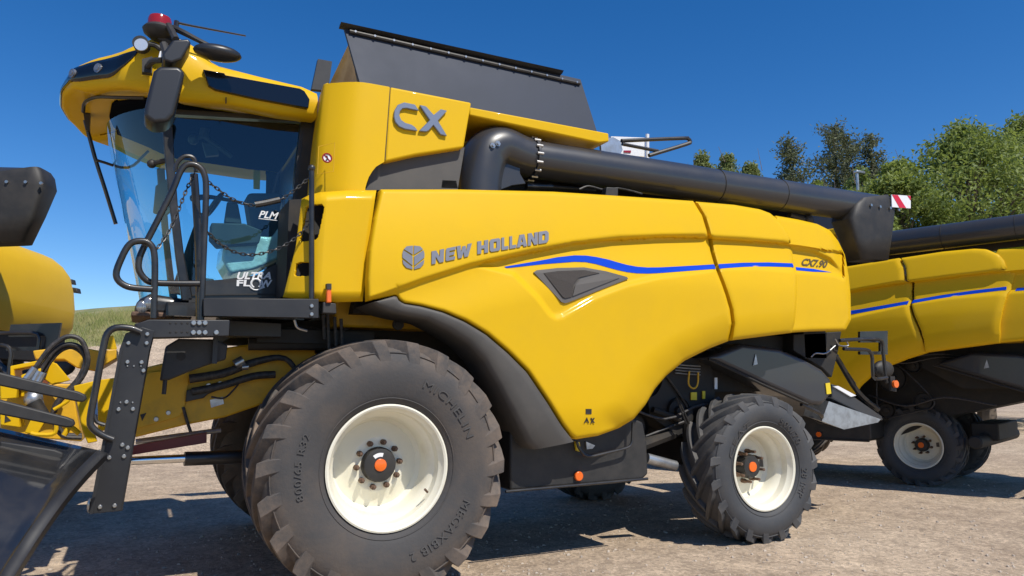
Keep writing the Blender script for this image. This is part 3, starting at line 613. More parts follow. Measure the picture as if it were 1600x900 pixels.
for (x, y, Y) in ((511, 247, .195), (474, 393.5, .215)):
    o = B().disc(at(x, y, Y), .037, .004, n=24).build('no_step_sticker', 'white', ROOT); c = at(x, y, Y)
    b = B(); b.tube([c+np.array([.033*math.cos(a), -.003, .033*math.sin(a)]) for a in np.linspace(0, 2*math.pi, 20, endpoint=False)], .006, 6, closed=True, smooth=0); b.tube([c+[-.023, -.003, .023], c+[.023, -.003, -.023]], .005, 6); b.build('prohibition_ring', 'red', o)
    b = B(); b.tube([c+[-.004, -.0025, .018], c+[.002, -.0025, -.006], c+[-.008, -.0025, -.02]], .006, 6); b.build('foot_symbol', 'plastic', o)
b = B(); q = [at(x, y, .19) for x, y in ((498, 229), (523, 223), (521, 268), (496, 272))]; b.tube(q, .003, 6, closed=True, smooth=0); b.build('panel_seam', 'yellow2', ROOT)
B().prism([(511, 447), (518, 447), (518.5, 473), (510, 473)], .03, .075).build('marker_light', 'orange', ROOT, bevel=.008); B().prism([(511, 443), (518, 443), (518, 452), (511, 452)], .025, .08).build('marker_light_bracket', 'plastic', ROOT)
B().prism([(505, 472), (525, 474), (526, 490), (504, 489)], .05, .12).build('marker_light_bracket', 'plastic', ROOT, bevel=.006)

# ---- tank, inner core, lids
b = B(); b.prism([(734, 167), (951, 208), (952, 221), (936, 223), (733, 180)], .36, 3.2); b.build('tank_rim', 'yellow', ROOT, bevel=.012, angle=50)
c0 = at(545, 298, .8); zt = 3.62
B().extr([(-.25, .72, 1.95), (4.3, .72, 1.95), (4.6, .72, 2.6), (3.6, .72, 2.95), (2.2, .72, 3.35), (1.95, .72, zt), (-.25, .72, 3.72)], (0, 2.1, 0)).build('grain_tank', 'yellow2', ROOT, bevel=.02)
B().extr([(-.2, .98, 1.0), (.9, .98, .62), (2.5, .98, .62), (3.3, .98, 1.0), (4.7, .98, 1.35), (4.75, .98, 1.96), (-.2, .98, 1.96)], (0, 1.54, 0)).build('chassis', 'dark', ROOT)
B().extr([(-.15, .56, 2.05), (4.4, .56, 2.05), (4.6, .56, 2.75), (3.7, .56, 2.88), (0, .56, 2.88)], (0, .15, 0)).build('inner_side_wall', 'dark', ROOT)
B().box((2.0, 1.75, 2.92), (4.0, 2.2, .05)).build('machine_deck', 'dark', ROOT)
def lid():
    ptop = [(537, 40), (907, 124)]; pb = [(567, 146), (936, 216)]
    A, Bq, Cc, D = at(*pb[0], .42), at(*pb[1], .42), at(*ptop[1], .60), at(*ptop[0], .60)
    # near board, flared outward
    b = B(); b.extr([A, Bq, Cc, D], (0, .03, 0)); o = b.build('tank_lid', 'lid', ROOT)
    A2, B2 = at(533, 34, .53), at(881, 110, .53); b = B(); A3, B3 = at(546, 49, .57), at(906, 131, .57)
    b.extr([A2, B2, B2+[0, .03, -.02], A2+[0, .03, -.02]], (0, .05, -.005)); b.build('lid_flange', 'steelblack', o)
    b = B(); b.tube([A3, B3], .018, 8); b.build('lid_seal_strip', 'black', o)
    for t in np.linspace(.02, .98, 14):
        b = B(); b.disc(A3*(1-t)+B3*t+np.array([0, -.02, 0]), .010, .014, n=8); b.build('screw', 'bolt', o)
    mir = lambda p: np.array([p[0], 3.5-p[1], p[2]])
    b = B(); b.extr([mir(p) for p in (A, Bq, Cc, D)], (0, -.03, 0)); b.build('tank_lid', 'steelblack', ROOT)
    # front board: dusty inside face, leaning forward; rear board
    F0, F1 = A+np.array([-.02, .0, .0]), mir(A); T0, T1 = at(556, 68, .32), None; T1 = mir(T0)
    b = B(); b.extr([at(561, 146, .46), at(546, 66, .68), at(511, 139, 1.15), at(528, 165, 1.25)], (.03, 0, 0)); b.build('tank_lid', 'tan', ROOT)
    b = B(); b.extr([Bq+[0, .04, 0], Cc+[-.02, .04, 0], mir(Cc)+[-.02, -.04, 0], mir(Bq)+[0, -.04, 0]], (-.03, 0, 0)); b.build('tank_lid', 'steelblack', ROOT)
    b = B(); b.prism([(497, 92), (519, 96), (513, 142), (487, 139)], 1.9, 1.96); b.build('lid_hinge_plate', 'steelblack', ROOT)
lid()

# ---- unloading auger
aug = B(); E0, E1 = at(829, 249, .52), at(1368, 327, .42)
pth = [at(746, 325, .52), at(748, 285, .52), at(754, 255, .52), at(764, 238, .52), at(782, 232, .52), at(806, 241, .52), E0]
aug.tube(pth, [.205, .202, .202, .202, .197, .188, .180], 28, smooth=6); elbow = aug.build('auger_elbow', 'augerblack', ROOT, angle=60)
b = B(); n_ = 9; b.tube([E0*(1-t)+E1*t for t in np.linspace(0, 1, n_)], [.176, .176, .176, .176, .172, .170, .170, .168, .168], 32, smooth=1); auger = b.build('unloading_auger', 'augerblack', ROOT, angle=60)
ax = (E1-E0)/np.linalg.norm(E1-E0)
def ring_on(t, r_, wd, m, name, parent):
    c = E0*(1-t)+E1*t; b = B(); b.tube([c-ax*wd/2, c+ax*wd/2], r_, 32, smooth=0); return b.build(name, m, parent)
ring_on(0, .20, .022, 'augerblack', 'flange', auger); ring_on(.47, .178, .008, 'dark', 'seam', auger); ring_on(.66, .174, .006, 'dark', 'seam', auger)
e1 = np.cross(ax, [0, 1, 0]); e1 /= np.linalg.norm(e1); e2 = np.cross(ax, e1)
for i in range(16):
    a = 2*math.pi*i/16; c = E0+(e1*math.cos(a)+e2*math.sin(a))*.195; b = B(); b.tube([c-ax*.03, c+ax*.03], .013, 7, smooth=0); b.build('flange_bolt', 'bolt', auger)
for x, y in ((769, 228), (777, 225)):
    b = B(); P = at(x, y, .325); b.disc(P, .026, .03, n=6); b.disc(P+[0, -.02, 0], .013, .02, n=8); b.build('elbow_bolt', 'bolt', elbow)
B().prism([(828, 245), (796, 246), (783, 258), (777, 278), (770, 297), (782, 297), (800, 290), (822, 287), (813, 271), (813, 257)], .42, .45).build('auger_bracket', 'augerblack', ROOT, bevel=.006)
b = B(); b.tube([at(822, 291, .5), at(862, 292, .52)], .03, 10); b.tube([at(862, 292, .52), at(930, 297, .55)], .018, 8); b.build('auger_cylinder', 'black', ROOT)
b = B(); b.prism([(770, 254), (1190, 322), (1190, 330), (770, 262)], .80, .84); b.build('auger_rest_rail', 'yellow2', ROOT)
b = B(); b.prism([(840, 268), (1180, 312), (1262, 331), (1262, 347), (1200, 350), (1083, 326), (760, 310), (760, 262)], .70, .74); b.build('auger_rest_beam', 'dark', ROOT)
for x0, y0 in ((690, 280), (948, 292)): B().prism([(x0, y0), (x0+24 if x0 < 700 else x0+18, y0+1), (x0+27 if x0 < 700 else x0+18, y0+16), (x0-2, y0+15)], .30, .38).build('panel_latch', 'plastic', ROOT, bevel=.008)
b = B(); b.pxtube([(905, 296), (920, 291), (945, 297), (965, 294), (985, 298), (1003, 303)], .42, .010, 7); b.build('cable', 'hose', ROOT)
b = B(); b.tube([at(1233, 336, .5), at(1262, 345, .5)], .035, 8); b.ball(at(1263, 344, .48), .06, 10); b.build('work_lamp', 'plastic', ROOT)
# spout
def spout():
    top = [(1334, 322), (1330, 345), (1398, 352), (1403, 322)]; rings = []
    rows = [((1346, 309), (1392, 303), .25, .60), ((1340, 318), (1399, 310), .225, .61), ((1334, 340), (1404, 328), .225, .58), ((1340, 372), (1399, 366), .24, .52), ((1348, 405), (1392, 406), .25, .48)]
    for l, r_, ya, yb in rows:
        A, C = at(*l, ya), at(*r_, ya); ym = (ya+yb)/2; P = []
        for a in np.linspace(0, 2*math.pi, 28, endpoint=False):
            ca, sa = math.cos(a), math.sin(a); u = np.sign(ca)*abs(ca)**.34*.5+.5; vv = np.sign(sa)*abs(sa)**.34
            q = A*(1-u)+C*u; P.append((q[0], ym+vv*(yb-ya)/2, q[2]))
        rings.append(P)
    b = B(); b.grid(rings, False, True); n = 28; b.f.append(tuple(range(n))); o = b.build('auger_spout', 'plastic', ROOT, angle=40); o.modifiers.new('s', 'SOLIDIFY').thickness = .012
    for x, y in ((1361, 320.5), (1375, 323), (1391, 325), (1404, 328)):
        b = B(); b.disc(at(x, y, .215), .016, .02, n=8); b.build('spout_bolt', 'bolt', o)
    return o
spout()
mb = B().prism([(1393, 304), (1423, 306), (1423, 325.5), (1394, 323.5)], .212, .222).build('marker_board', 'white', ROOT)
b = B(); b.prism([(1394, 304.2), (1403, 304.8), (1416, 325), (1405.5, 324.3)], .209, .2115); b.prism([(1418, 305.8), (1423, 306.2), (1423, 313)], .209, .2115); b.build('red_stripe', mat('reflective_red', (.60, .012, .03), .35), mb, flat=True)
# engine deck: hinge plate, guard rail, white board
B().prism([(939, 226), (948, 217), (958, 214), (969, 220), (973, 234), (970, 240), (940, 240)], .75, .78).build('hinge_plate', 'silver', ROOT)
b = B(); b.pxtube([(971, 220), (1066, 216), (1075, 217), (1078, 221), (1073, 225), (1014, 243)], 1.1, .022, 8, smooth=3); b.pxtube([(972, 225), (1028, 236)], 1.1, .02, 8); b.build('guard_rail', 'black', ROOT)
b = B(); b.prism([(955, 213), (1008, 215), (1008, 245), (955, 240)], 1.7, 1.75); b.build('white_cover', 'white', ROOT); b = B(); b.tube([at(1011.5, 210, 1.68), at(1011.5, 248, 1.68)], .022, 8); b.build('white_post', 'white', ROOT)
B().prism([(975, 235), (986, 235), (986, 238.5), (975, 238)], 1.69, 1.70).build('red_sticker', 'red', ROOT)

# ---- cab
CY0, CY1 = .85, 2.65
def roof():
    xfr = at(95, 132, 1.5)[0]; plan = [(-.46, .66), (-.9, .65), (-1.3, .65), (-1.52, .655), (-1.70, .69), (-1.86, .78), (-1.99, .93), (xfr+.11, 1.12), (xfr+.03, 1.40), (xfr, 1.75)]
    tot = plan+[(x, 3.5-y) for x, y in plan[-2::-1]]; n0 = len(tot)
    q = resample(tot, 90); xs = q[:, 0]
    tp = [at(x, y, Y) for x, y, Y in [(92, 122, 1.2), (100, 99, 1.1), (115, 85, 1.0), (142, 72, .9), (189, 62, .75), (226, 53, .75), (255, 50, .75), (287, 60, .75), (314, 77, .75), (334, 100, .75), (405, 118.5, .75), (472, 134, .75), (498, 147, .75)]]
    bt = [at(x, y, Y) for x, y, Y in [(101, 150, 1.4), (130, 160, 1.35), (162, 152, 1.15), (216, 148, .85), (287, 156, .66), (354, 161, .66), (439, 177, .66), (491, 183, .66)]]
    zt = lambda X: np.interp(X, [p[0] for p in tp], [p[2] for p in tp]); zb = lambda X: np.interp(X, [p[0] for p in bt], [p[2] for p in bt])
    # outward normals of plan
    d = np.gradient(q, axis=0); nrm = np.stack([-d[:, 1], d[:, 0]], 1); nrm /= np.linalg.norm(nrm, axis=1)[:, None]
    cen = np.array([-1.2, 1.75]); nrm *= np.sign(((q-cen)*nrm).sum(1))[:, None]
    lev = [(-.34, .16), (-.16, .05), (-.05, 0), (-.012, .05), (0, .16), (.015, .40), (.0, .70), (-.04, .88), (-.09, .96), (-.16, 1.0), (-.5, 1.05)]
    def pt(i, k):
        f = k-int(k) if k < len(lev)-1 else 0; k0 = int(min(k, len(lev)-1)); k1 = min(k0+1, len(lev)-1); off = lev[k0][0]*(1-f)+lev[k1][0]*f; s_ = lev[k0][1]*(1-f)+lev[k1][1]*f
        x, y = q[i]+nrm[i]*off; return (x, y, zb(xs[i])*(1-s_)+zt(xs[i])*s_)
    rows = [[pt(i, k) for i in range(len(q))] for k in range(len(lev))]
    b = B(); b.grid(rows); m_ = len(q); b.f.append(tuple(range(len(b.v)-m_, len(b.v)))); b.f.append(tuple(range(m_))[::-1])
    for side_i in (0,):
        pass
    b.f.append(tuple([k*m_ for k in range(len(lev))]+[k*m_+m_-1 for k in range(len(lev)-1, -1, -1)]))
    return b, pt, q
CAB = B(); CAB.box((-.98, 1.75, 2.05), (1.0, 1.9, .10)); CAB.extr([(-1.42, .92, 1.98), (-1.62, 1.3, 1.98), (-1.66, 1.75, 1.98), (-1.62, 2.2, 1.98), (-1.42, 2.58, 1.98)], (0, 0, .14)); CAB.box((-.42, 1.75, 2.85), (.05, 1.9, 1.66))
cab = CAB.build('cab', 'black', ROOT)
b, rpt, rq = roof(); roof_o = b.build('cab_roof', 'yellow', cab, angle=50)
def roof_patch(name, m, i0, i1, k0, k1, out, ni=24, nk=6, shape=None):
    rows = []
    for a in np.linspace(0, 1, nk):
        row = []
        for t in np.linspace(0, 1, ni):
            kk0, kk1 = (k0, k1) if shape is None else shape(t); f = i0+(i1-i0)*t; i = int(f); g = f-i; k = kk0+(kk1-kk0)*a
            p = np.array(rpt(i, k))*(1-g)+np.array(rpt(min(i+1, len(rq)-1), k))*g; c = np.array([-1.2, 1.75, p[2]]); dv = p-c; dv /= np.linalg.norm(dv); row.append(p+dv*out)
        rows.append(row)
    o = B().grid(rows).build(name, m, cab, angle=60); o.modifiers.new('s', 'SOLIDIFY').thickness = .012; return o
# corner light band: from the near corner round the front
L_ = [i for i in range(len(rq)) if rq[i][0] < -1.74]; i0, i1 = L_[0], L_[-1]
def band(t): q = max(0, 1-min(t, 1-t)/.10); return 4.25+1.6*q**1.5, 6.15-.1*q
roof_patch('light_band', 'glossblack', i0, i1, 5, 6.6, .008, 60, 6, band)
for fi in (6.2, 10.5):
    p = np.array(rpt(int(i0+fi), 5.3)); c_ = np.array([-1.2, 1.75, p[2]]); n_v = (p-c_)/np.linalg.norm(p-c_); b = B(); b.disc(p+n_v*.004, .036, .022, n_v, n=20); b.disc(p+n_v*.012, .020, .016, n_v, n=6); b.build('roof_light', 'lamp', cab)
B().prism([(317, 108), (351, 114), (352, 117), (469, 138), (476, 142), (484, 155), (482, 169), (400, 154), (337, 140), (326, 134)], .612, .68).build('roof_vent', 'glossblack', cab, bevel=.006)
b = B(); b.prism([(352.5, 152), (354, 152), (354, 161), (352.5, 161)], .644, .66); b.build('roof_seam', 'dark', cab)
# windscreen and side glass
zt_, zb_ = at(258, 165, .9)[2], at(290, 468, .9)[2]
def shield():
    rows = []
    for v in np.linspace(0, 1, 24):
        Xa = at(290-32*v+6*math.sin(math.pi*v)*0, 468-300*v, .9)[0]; z = zb_+(zt_-zb_)*v; bul = .33+.20*v
        xc = np.interp(v, [0, .25, .5, 1], [-1.655, -1.74, -1.83, -2.0]); rows.append([(Xa+(xc-Xa)*(1-abs(u)**2.3), 1.75+.85*u, z) for u in np.linspace(-1, 1, 36)])
    return B().grid(rows)
ws = shield().build('windscreen', 'glass2', cab, angle=80)
b = B(); b.add([at(x, y, .90) for x, y in [(268, 172), (474, 184), (440, 464), (298, 466), (284, 400), (272, 300)]], [(0, 1, 2, 3, 4, 5)]); b.build('side_window', 'glass', cab)
b = B(); b.prism([(262, 170), (474, 183), (474, 190), (262, 178)], .88, .95); b.build('window_frame', 'black', cab)
b = B(); b.prism([(298, 466), (440, 464), (452, 376), (436, 410), (400, 430), (345, 437), (298, 440)], .897, .90); b.build('window_lower_panel', 'black', cab)
b = B(); b.prism([(295, 466), (441, 464), (441, 470), (295, 473)], .86, .95); b.prism([(298, 460), (438, 458), (438, 460), (298, 462)], .885, .896); b.build('window_frame', 'plastic', cab)
b = B(); b.prism([(471, 184), (477, 184), (447, 466), (440, 466)], .87, .95); b.build('window_frame', 'black', cab)
b = B(); b.prism([(477, 183), (498, 183), (487, 290), (468, 330), (445, 466), (446, 470)], .86, .98); b.build('door_pillar', 'plastic', cab)
for Yp, m_ in ((.86, 1), (2.58, 0)):
    L1 = [(252, 172), (268, 172), (272, 240), (278, 320), (288, 400), (302, 470), (284, 470), (274, 400), (265, 320), (257, 240)]
    pts = [at(x, y, .86) for x, y in L1]; b = B(); b.extr([(p[0], Yp, p[2]) for p in pts], (0, .07, 0)); b.build('front_pillar', 'black', cab, bevel=.008)
# cab interior and far wall
far = [(300, 168), (470, 168), (470, 450), (405, 450), (414, 420), (417, 272), (412, 258), (400, 252), (300, 243)]
B().prism(far, 2.55, 2.60).build('far_window_frame', 'headliner', cab)
b = B(); b.extr([np.array(rpt(i, 0))-np.array([0, 0, .02]) for i in range(len(rq))], (0, 0, .015)); b.build('cab_ceiling', 'headliner', cab)
b = B(); b.prism([(385, 300), (445, 300), (438, 395), (400, 395)], 1.45, 1.75); b.build('seat_back', 'cloth', cab, bevel=.05, seg=4)
b = B(); b.prism([(350, 378), (376, 366), (425, 370), (440, 350), (448, 320), (455, 330), (445, 400), (400, 420), (360, 428), (347, 405)], 1.25, 1.8); b.build('wrapped_seat', 'cover', cab, bevel=.06, seg=4, angle=60)
b = B(); b.prism([(330, 348), (382, 349), (410, 360), (405, 380), (340, 385), (328, 372)], 1.15, 1.3); b.prism([(355, 315), (372, 318), (378, 350), (350, 348)], 1.2, 1.24); b.prism([(308, 432), (335, 436), (330, 465), (300, 465)], 1.2, 1.6); b.build('control_console', 'plastic', cab, bevel=.01)
b = B(); b.prism([(243, 290), (262, 278), (268, 330), (258, 338), (239, 332)], 1.1, 1.14); b.build('terminal_screen', 'plastic', cab, bevel=.01)
b = B(); b.tube([at(285, 460, 1.7), at(298, 400, 1.7), at(318, 335, 1.7)], [.10, .06, .045], 10); c = at(335, 320, 1.7)
b.tube([c+np.array([.11*math.sin(a)*.5, .21*math.cos(a), .21*math.sin(a)*.42]) for a in np.linspace(0, 2*math.pi, 24, endpoint=False)], .018, 8, closed=True, smooth=0); b.tube([at(300, 310, 1.6), at(330, 308, 1.7), at(378, 317, 1.7)], [.03, .02, .015], 8); b.build('steering_column', 'plastic', cab)
b = B(); b.prism([(312, 175), (345, 178), (338, 190), (325, 197), (316, 190)], 1.4, 1.5); b.tube([at(322, 192, 1.45), at(318, 215, 1.45)], .04, 8); b.ball(at(302, 218, 1.45), .045, 10); b.tube([at(302, 218, 1.45), at(318, 214, 1.45), at(330, 222, 1.45), at(362, 245, 1.45)], .02, 8); b.prism([(316, 222), (338, 226), (342, 242), (322, 244)], 1.45, 1.5); b.tube([at(330, 198, 1.5), at(378, 178, 1.6)], .006, 6); b.build('monitor_arm', 'plastic', cab)
b = B(); b.ball(at(237, 256, 1.0), .035, 10); b.tube([at(237, 256, 1.0), at(262, 250, .92)], .02, 8); b.build('pillar_camera', 'plastic', cab)
B().prism([(396, 262), (407, 264), (406, 296), (396, 295)], 2.545, 2.55).build('emergency_sticker', 'stickyellow', cab)
text_on_plane('window_lettering', 'PLM', 'white', cab, ((404, 339.5), (433, 343), (436, 332), (406, 329)), .893, .02, .2)
B().prism([(404, 340.8), (434, 344), (434, 345), (404, 341.8)], .890, .893).build('lettering_underline', 'white', cab)
text_on_plane('window_lettering', 'ULTRA', 'white', cab, ((369.5, 436.5), (423.5, 436.5), (425.5, 425), (371.5, 425)), .893, .035, .15)
text_on_plane('window_lettering', 'FL', 'white', cab, ((369.5, 447), (391, 447.5), (393, 437.3), (370, 437.3)), .893, .035)
text_on_plane('window_lettering', 'W', 'white', cab, ((406, 448.5), (423, 448.5), (425.5, 437.5), (406.5, 437.5)), .893, .035)
b = B(); c = at(400, 443, .892); b.tube([c+np.array([.036*math.cos(a), 0, .036*math.sin(a)]) for a in np.linspace(R(-50), R(245), 22)], .0085, 6, smooth=0); b.tube([c+np.array([.052*math.cos(a), 0, .052*math.sin(a)]) for a in np.linspace(R(-150), R(-20), 12)], .006, 6, smooth=0)
b.extr([c+np.array(p) for p in ((.030, -.003, -.045), (.068, -.003, -.030), (.055, -.003, .0))], (0, .006, 0)); b.build('window_lettering', 'white', cab)
# cab nose under the windscreen with twin lamps
b = B(); b.prism([(214, 468), (235, 458), (300, 468), (300, 497), (207, 492)], .95, 2.5); nose = b.build('cab_nose', 'black', cab, bevel=.05, seg=3)
b = B(); b.prism([(206, 486), (300, 490), (300, 498), (204, 494)], .93, 1.6); b.build('nose_trim', 'nut', cab, bevel=.01)
for x, y in ((222, 480), (233, 474)):
    b = B(); c = at(x, y, .94); b.ball(c, .040, 14, (1, .5, 1.25)); b.build('nose_lamp', 'lamp', cab)
b = B(); b.pxtube([(130, 175, 1.5), (133, 160, 1.4), (150, 152, 1.2), (180, 152, 1.0), (225, 153, .9)], 1, .014, 8); b.pxtube([(150, 250, 1.7), (200, 262, 1.7), (232, 236, 1.6)], 1, .012, 6); b.build('wiper_rail', 'black', cab)
b = B(); b.pxtube([(133, 188, 1.8), (148, 245, 1.8), (164, 295, 1.8), (181, 350, 1.8)], 1, .016, 8, smooth=2); b.prism([(130, 175), (141, 175), (140, 205), (134, 203)], 1.75, 1.85); b.build('windscreen_wiper', 'black', cab)

# ---- mirrors, beacon, work lights on the roof
MY = .25
B().prism([(240, 110), (250, 103), (279, 103), (289, 112), (272, 178), (262, 190), (240, 192), (225, 181), (226, 168)], .17, .42).build('side_mirror', 'mirrorglass', ROOT, bevel=.075, seg=6, angle=60)
B().prism([(253, 84), (270, 62), (294, 60), (299, 66), (284, 92), (268, 98), (256, 94)], .18, .42).build('wide_angle_mirror', 'mirrorglass', ROOT, bevel=.05, seg=5, angle=60)
b = B(); b.pxtube([(256, 70, .45), (262, 92, .36), (262, 110, .34)], .3, .03, 8); b.pxtube([(228, 108, .62), (238, 96, .5), (252, 94, .40)], .3, .022, 8); b.pxtube([(263, 40, .55), (270, 52, .45), (275, 62, .36)], .3, .025, 8); b.prism([(222, 92), (238, 88), (238, 114), (222, 112)], .58, .64); b.build('mirror_arm', 'plastic', ROOT)
b = B(); b.prism([(250, 80), (256, 78), (252, 92), (247, 92)], .40, .41); b.build('mirror_sticker', 'white', ROOT)
b = B(); P = at(340, 83, .45); b.ball(P, .17, 18, (1, .55, .34)); rear_m = b.build('rear_view_mirror', 'mirrorglass', ROOT)
b = B(); b.pxtube([(270, 43, .55), (285, 50, .5), (310, 63, .46), (328, 72, .45)], .5, [.022, .022, .018, .018], 8); b.build('mirror_arm', 'plastic', ROOT)
c = at(249, 48, .62); b = B()
prof = [(.015, -.07), (.06, -.065), (.105, -.03), (.115, 0), (.10, .02), (.085, .03), (.0, .03)]
b.grid([[(c[0]+r_*math.cos(a), c[1]+r_*math.sin(a), c[2]+z) for a in np.linspace(0, 2*math.pi, 24, endpoint=False)] for r_, z in prof], False, True); bea = b.build('beacon', 'plastic', ROOT)
b = B(); b.grid([[(c[0]+r_*math.cos(a), c[1]+r_*math.sin(a), c[2]+z) for a in np.linspace(0, 2*math.pi, 24, endpoint=False)] for r_, z in [(.082, .03), (.082, .075), (.074, .10), (.05, .108), (.001, .11)]], False, True); b.build('beacon_lens', 'red', bea)
b = B(); b.tube([c+[0, 0, -.05], c+[.12, 0, -.10], c+[.16, .05, -.2]], .035, 8); b.build('beacon_arm', 'plastic', ROOT)
b = B(); b.pxtube([(276, 33), (275, 44)], .55, .018, 8); b.pxtube([(277, 35.5), (303, 41), (384, 56)], .55, [.010, .008, .006], 6, smooth=2); b.build('antenna', 'black', ROOT)
b = B(); c = at(221, 70, .60); b.disc(c, .055, .07, (.2, 1, 0), n=20); b.tube([c, at(240, 70, .6), at(252, 78, .6)], .02, 8); wl_ = b.build('work_light', 'plastic', ROOT)
b = B(); b.disc(at(220.5, 70, .555), .045, .012, (.2, 1, 0), n=20); b.build('light_lens', 'lens', wl_)

# ---- rails, chains, platform, ladder
RA = .021
b = B(); b.pxtube([(312, 443), (275, 443), (243, 442), (229, 438), (218, 424), (217, 408), (224, 388), (247, 343), (270, 297), (280, 272), (288, 260), (298, 256.5), (310, 260), (319, 272), (322, 300), (318, 400), (314, 500)], .12, RA, 10, smooth=3); b.build('hand_rail', 'black', ROOT)
b = B(); b.pxtube([(303, 272), (306, 310), (311, 400), (312, 500)], .30, .026, 8, smooth=2); b.pxtube([(274, 268), (276, 256), (287, 245), (299, 245), (305, 252), (306, 268)], .20, .014, 8); b.build('hand_rail', 'black', ROOT)
b = B(); b.pxtube([(238, 452), (210, 450), (195, 446), (184, 437), (182, 424), (190, 403), (199, 386), (209, 378), (226, 377), (236, 383), (241, 396), (242, 430), (240, 497)], .06, RA, 10, smooth=3); b.build('hand_rail', 'black', ROOT)
b = B(); b.tube([at(487, 472, .10), at(487, 265, .10)], .019, 10, smooth=0); b.ball(at(487, 263, .10), .028, 12); b.build('rail_post', 'black', ROOT)
def chain(px, Ya, Yb):
    P = [at(x, y, Ya+(Yb-Ya)*i/(len(px)-1)) for i, (x, y) in enumerate(px)]; t = B(); t.tube(P, .001, 4, smooth=10); C = np.array(t.v).reshape(-1, 4, 3).mean(1)
    L = np.concatenate([[0], np.cumsum(np.linalg.norm(np.diff(C, axis=0), axis=1))]); n = int(L[-1]/.030); b = B()
    for k in range(n):
        s_ = (k+.5)/n*L[-1]; c = np.array([np.interp(s_, L, C[:, j]) for j in range(3)]); c2 = np.array([np.interp(s_+.01, L, C[:, j]) for j in range(3)]); d = c2-c; d /= np.linalg.norm(d)+1e-9
        sd = np.cross(d, [0, 1, 0]) if k % 2 else np.array([0, 1.0, 0]); b.tube([c+d*.022*math.cos(a)+sd*.010*math.sin(a) for a in np.linspace(0, 2*math.pi, 8, endpoint=False)], .0042, 5, closed=True, smooth=0)
    return b
chain([(318, 279), (337, 293), (365, 312), (400, 321), (437, 312), (460, 297), (484, 277)], .14, .12).build('chain', 'chainsteel', ROOT, recalc=False)
b = B(); b.pxtube([(398, 320), (415, 317), (437, 312)], .13, .022, 8); b.build('chain_sleeve', 'black', ROOT)
chain([(322, 360), (340, 378), (365, 393), (395, 398), (430, 390), (460, 373), (484, 349)], .14, .12).build('chain', 'chainsteel', ROOT, recalc=False)
chain([(243, 393), (255, 375), (270, 350), (290, 300), (304, 270)], .10, .25).build('chain', 'chainsteel', ROOT, recalc=False)
b = B(); b.prism([(318, 466), (498, 467), (498, 497), (318, 494)], .06, .14); b.prism([(318, 466), (498, 467), (498, 470), (318, 469)], .14, .84); b.prism([(228, 499.5), (330, 499.5), (330, 503), (228, 503)], .165, .95); b.build('platform', 'steelblack', ROOT, bevel=.004)
bolts([(487, 478), (487, 491)], .055)
b = B(); b.prism([(233, 499), (359, 500), (358, 525), (250, 528), (232, 528), (209, 507)], .02, .16); stp = b.build('ladder_beam', 'steelblack', ROOT, bevel=.006); B().prism([(358, 500), (440, 505), (440, 527), (358, 525)], .5, .7).build('cross_beam', 'steelblack', ROOT, bevel=.006)
bolts([(302.5, 504.5), (311.5, 504.5), (320.5, 504.5), (302, 519.5), (311, 519.5), (320.5, 519.5), (338, 519.5)], .015, .016, parent=stp)
bolts([(x, y) for x in (266, 275, 284, 293) for y in (505, 519)], .0185, .007, .004, 'bolt_hole', 'dark', stp)
lp = B(); plate = [(196, 521), (222, 511), (241, 517), (233, 549), (189.5, 798), (139, 803), (187, 545)]; lp.prism(plate, -.01, .012); lp.prism([(x+2, y) for x, y in plate], .46, .48); lad = lp.build('ladder', 'steelblack', ROOT, bevel=.003)
b = B(); b.prism([(139, 803), (187, 545), (191, 545), (145, 803)], -.035, -.01); b.build('ladder_flange', 'steelblack', lad)
for k in range(4):
    y = 585+k*64; xx = np.interp(y, [545, 803], [187, 139]); b = B(); A = at(xx+2, y, .01); C = at(xx+42, y, .01); b.extr([A, C, C-[0, 0, .035], A-[0, 0, .035]], (0, .46, 0)); b.build('step', 'steelblack', lad)
bolts([(230, 522), (229, 536), (199, 565.5), (221, 566), (200.5, 536), (185, 639.5), (207.5, 639), (191, 695), (199.5, 699.5), (170.5, 715), (193.5, 713), (156, 792), (179, 790), (224, 579), (197.5, 628)], -.016, .0125, .014, parent=lad); bolts([(199, 572), (209, 572), (220, 572), (188, 629), (207, 629)], -.012, .006, .01, 'rivet', 'bolt', lad)
b = B(); b.pxtube([(221, 519), (205, 513), (182, 512), (168, 521), (161, 545), (150, 605), (141, 655), (146, 670), (162, 681), (177, 687)], -.045, .021, 10, smooth=3); b.pxtube([(147, 648), (151, 659), (164, 664)], -.02, .012, 8); b.build('grab_handle', 'black', lad)
b = B(); b.ball(at(140, 790, .0), .03, 8, (.5, 1, 1.5)); b.build('ladder_hook', 'bolt', lad); b = B(); b.prism([(150, 705), (157, 702), (155, 722), (150, 722)], -.02, .0); b.build('ladder_latch', 'bolt', lad)
B().prism([(259, 541), (279, 529), (337, 530), (356, 539), (353, 562), (332, 568), (298, 580), (264, 594), (250, 595)], .30, .44).build('step_bracket', 'plastic', ROOT, bevel=.012)
b = B(); b.prism([(334, 520), (341, 520), (339, 568), (331, 568)], .26, .30); b.build('bracket_strap', 'steelblack', ROOT)
b = B(); b.pxtube([(258, 594), (257, 605), (256, 616)], .32, .014, 8); b.build('rubber_plug', 'plastic', ROOT)
B().disc(at(283, 557, .297), .028, .006, n=16).build('bracket_hole', 'dark', ROOT)

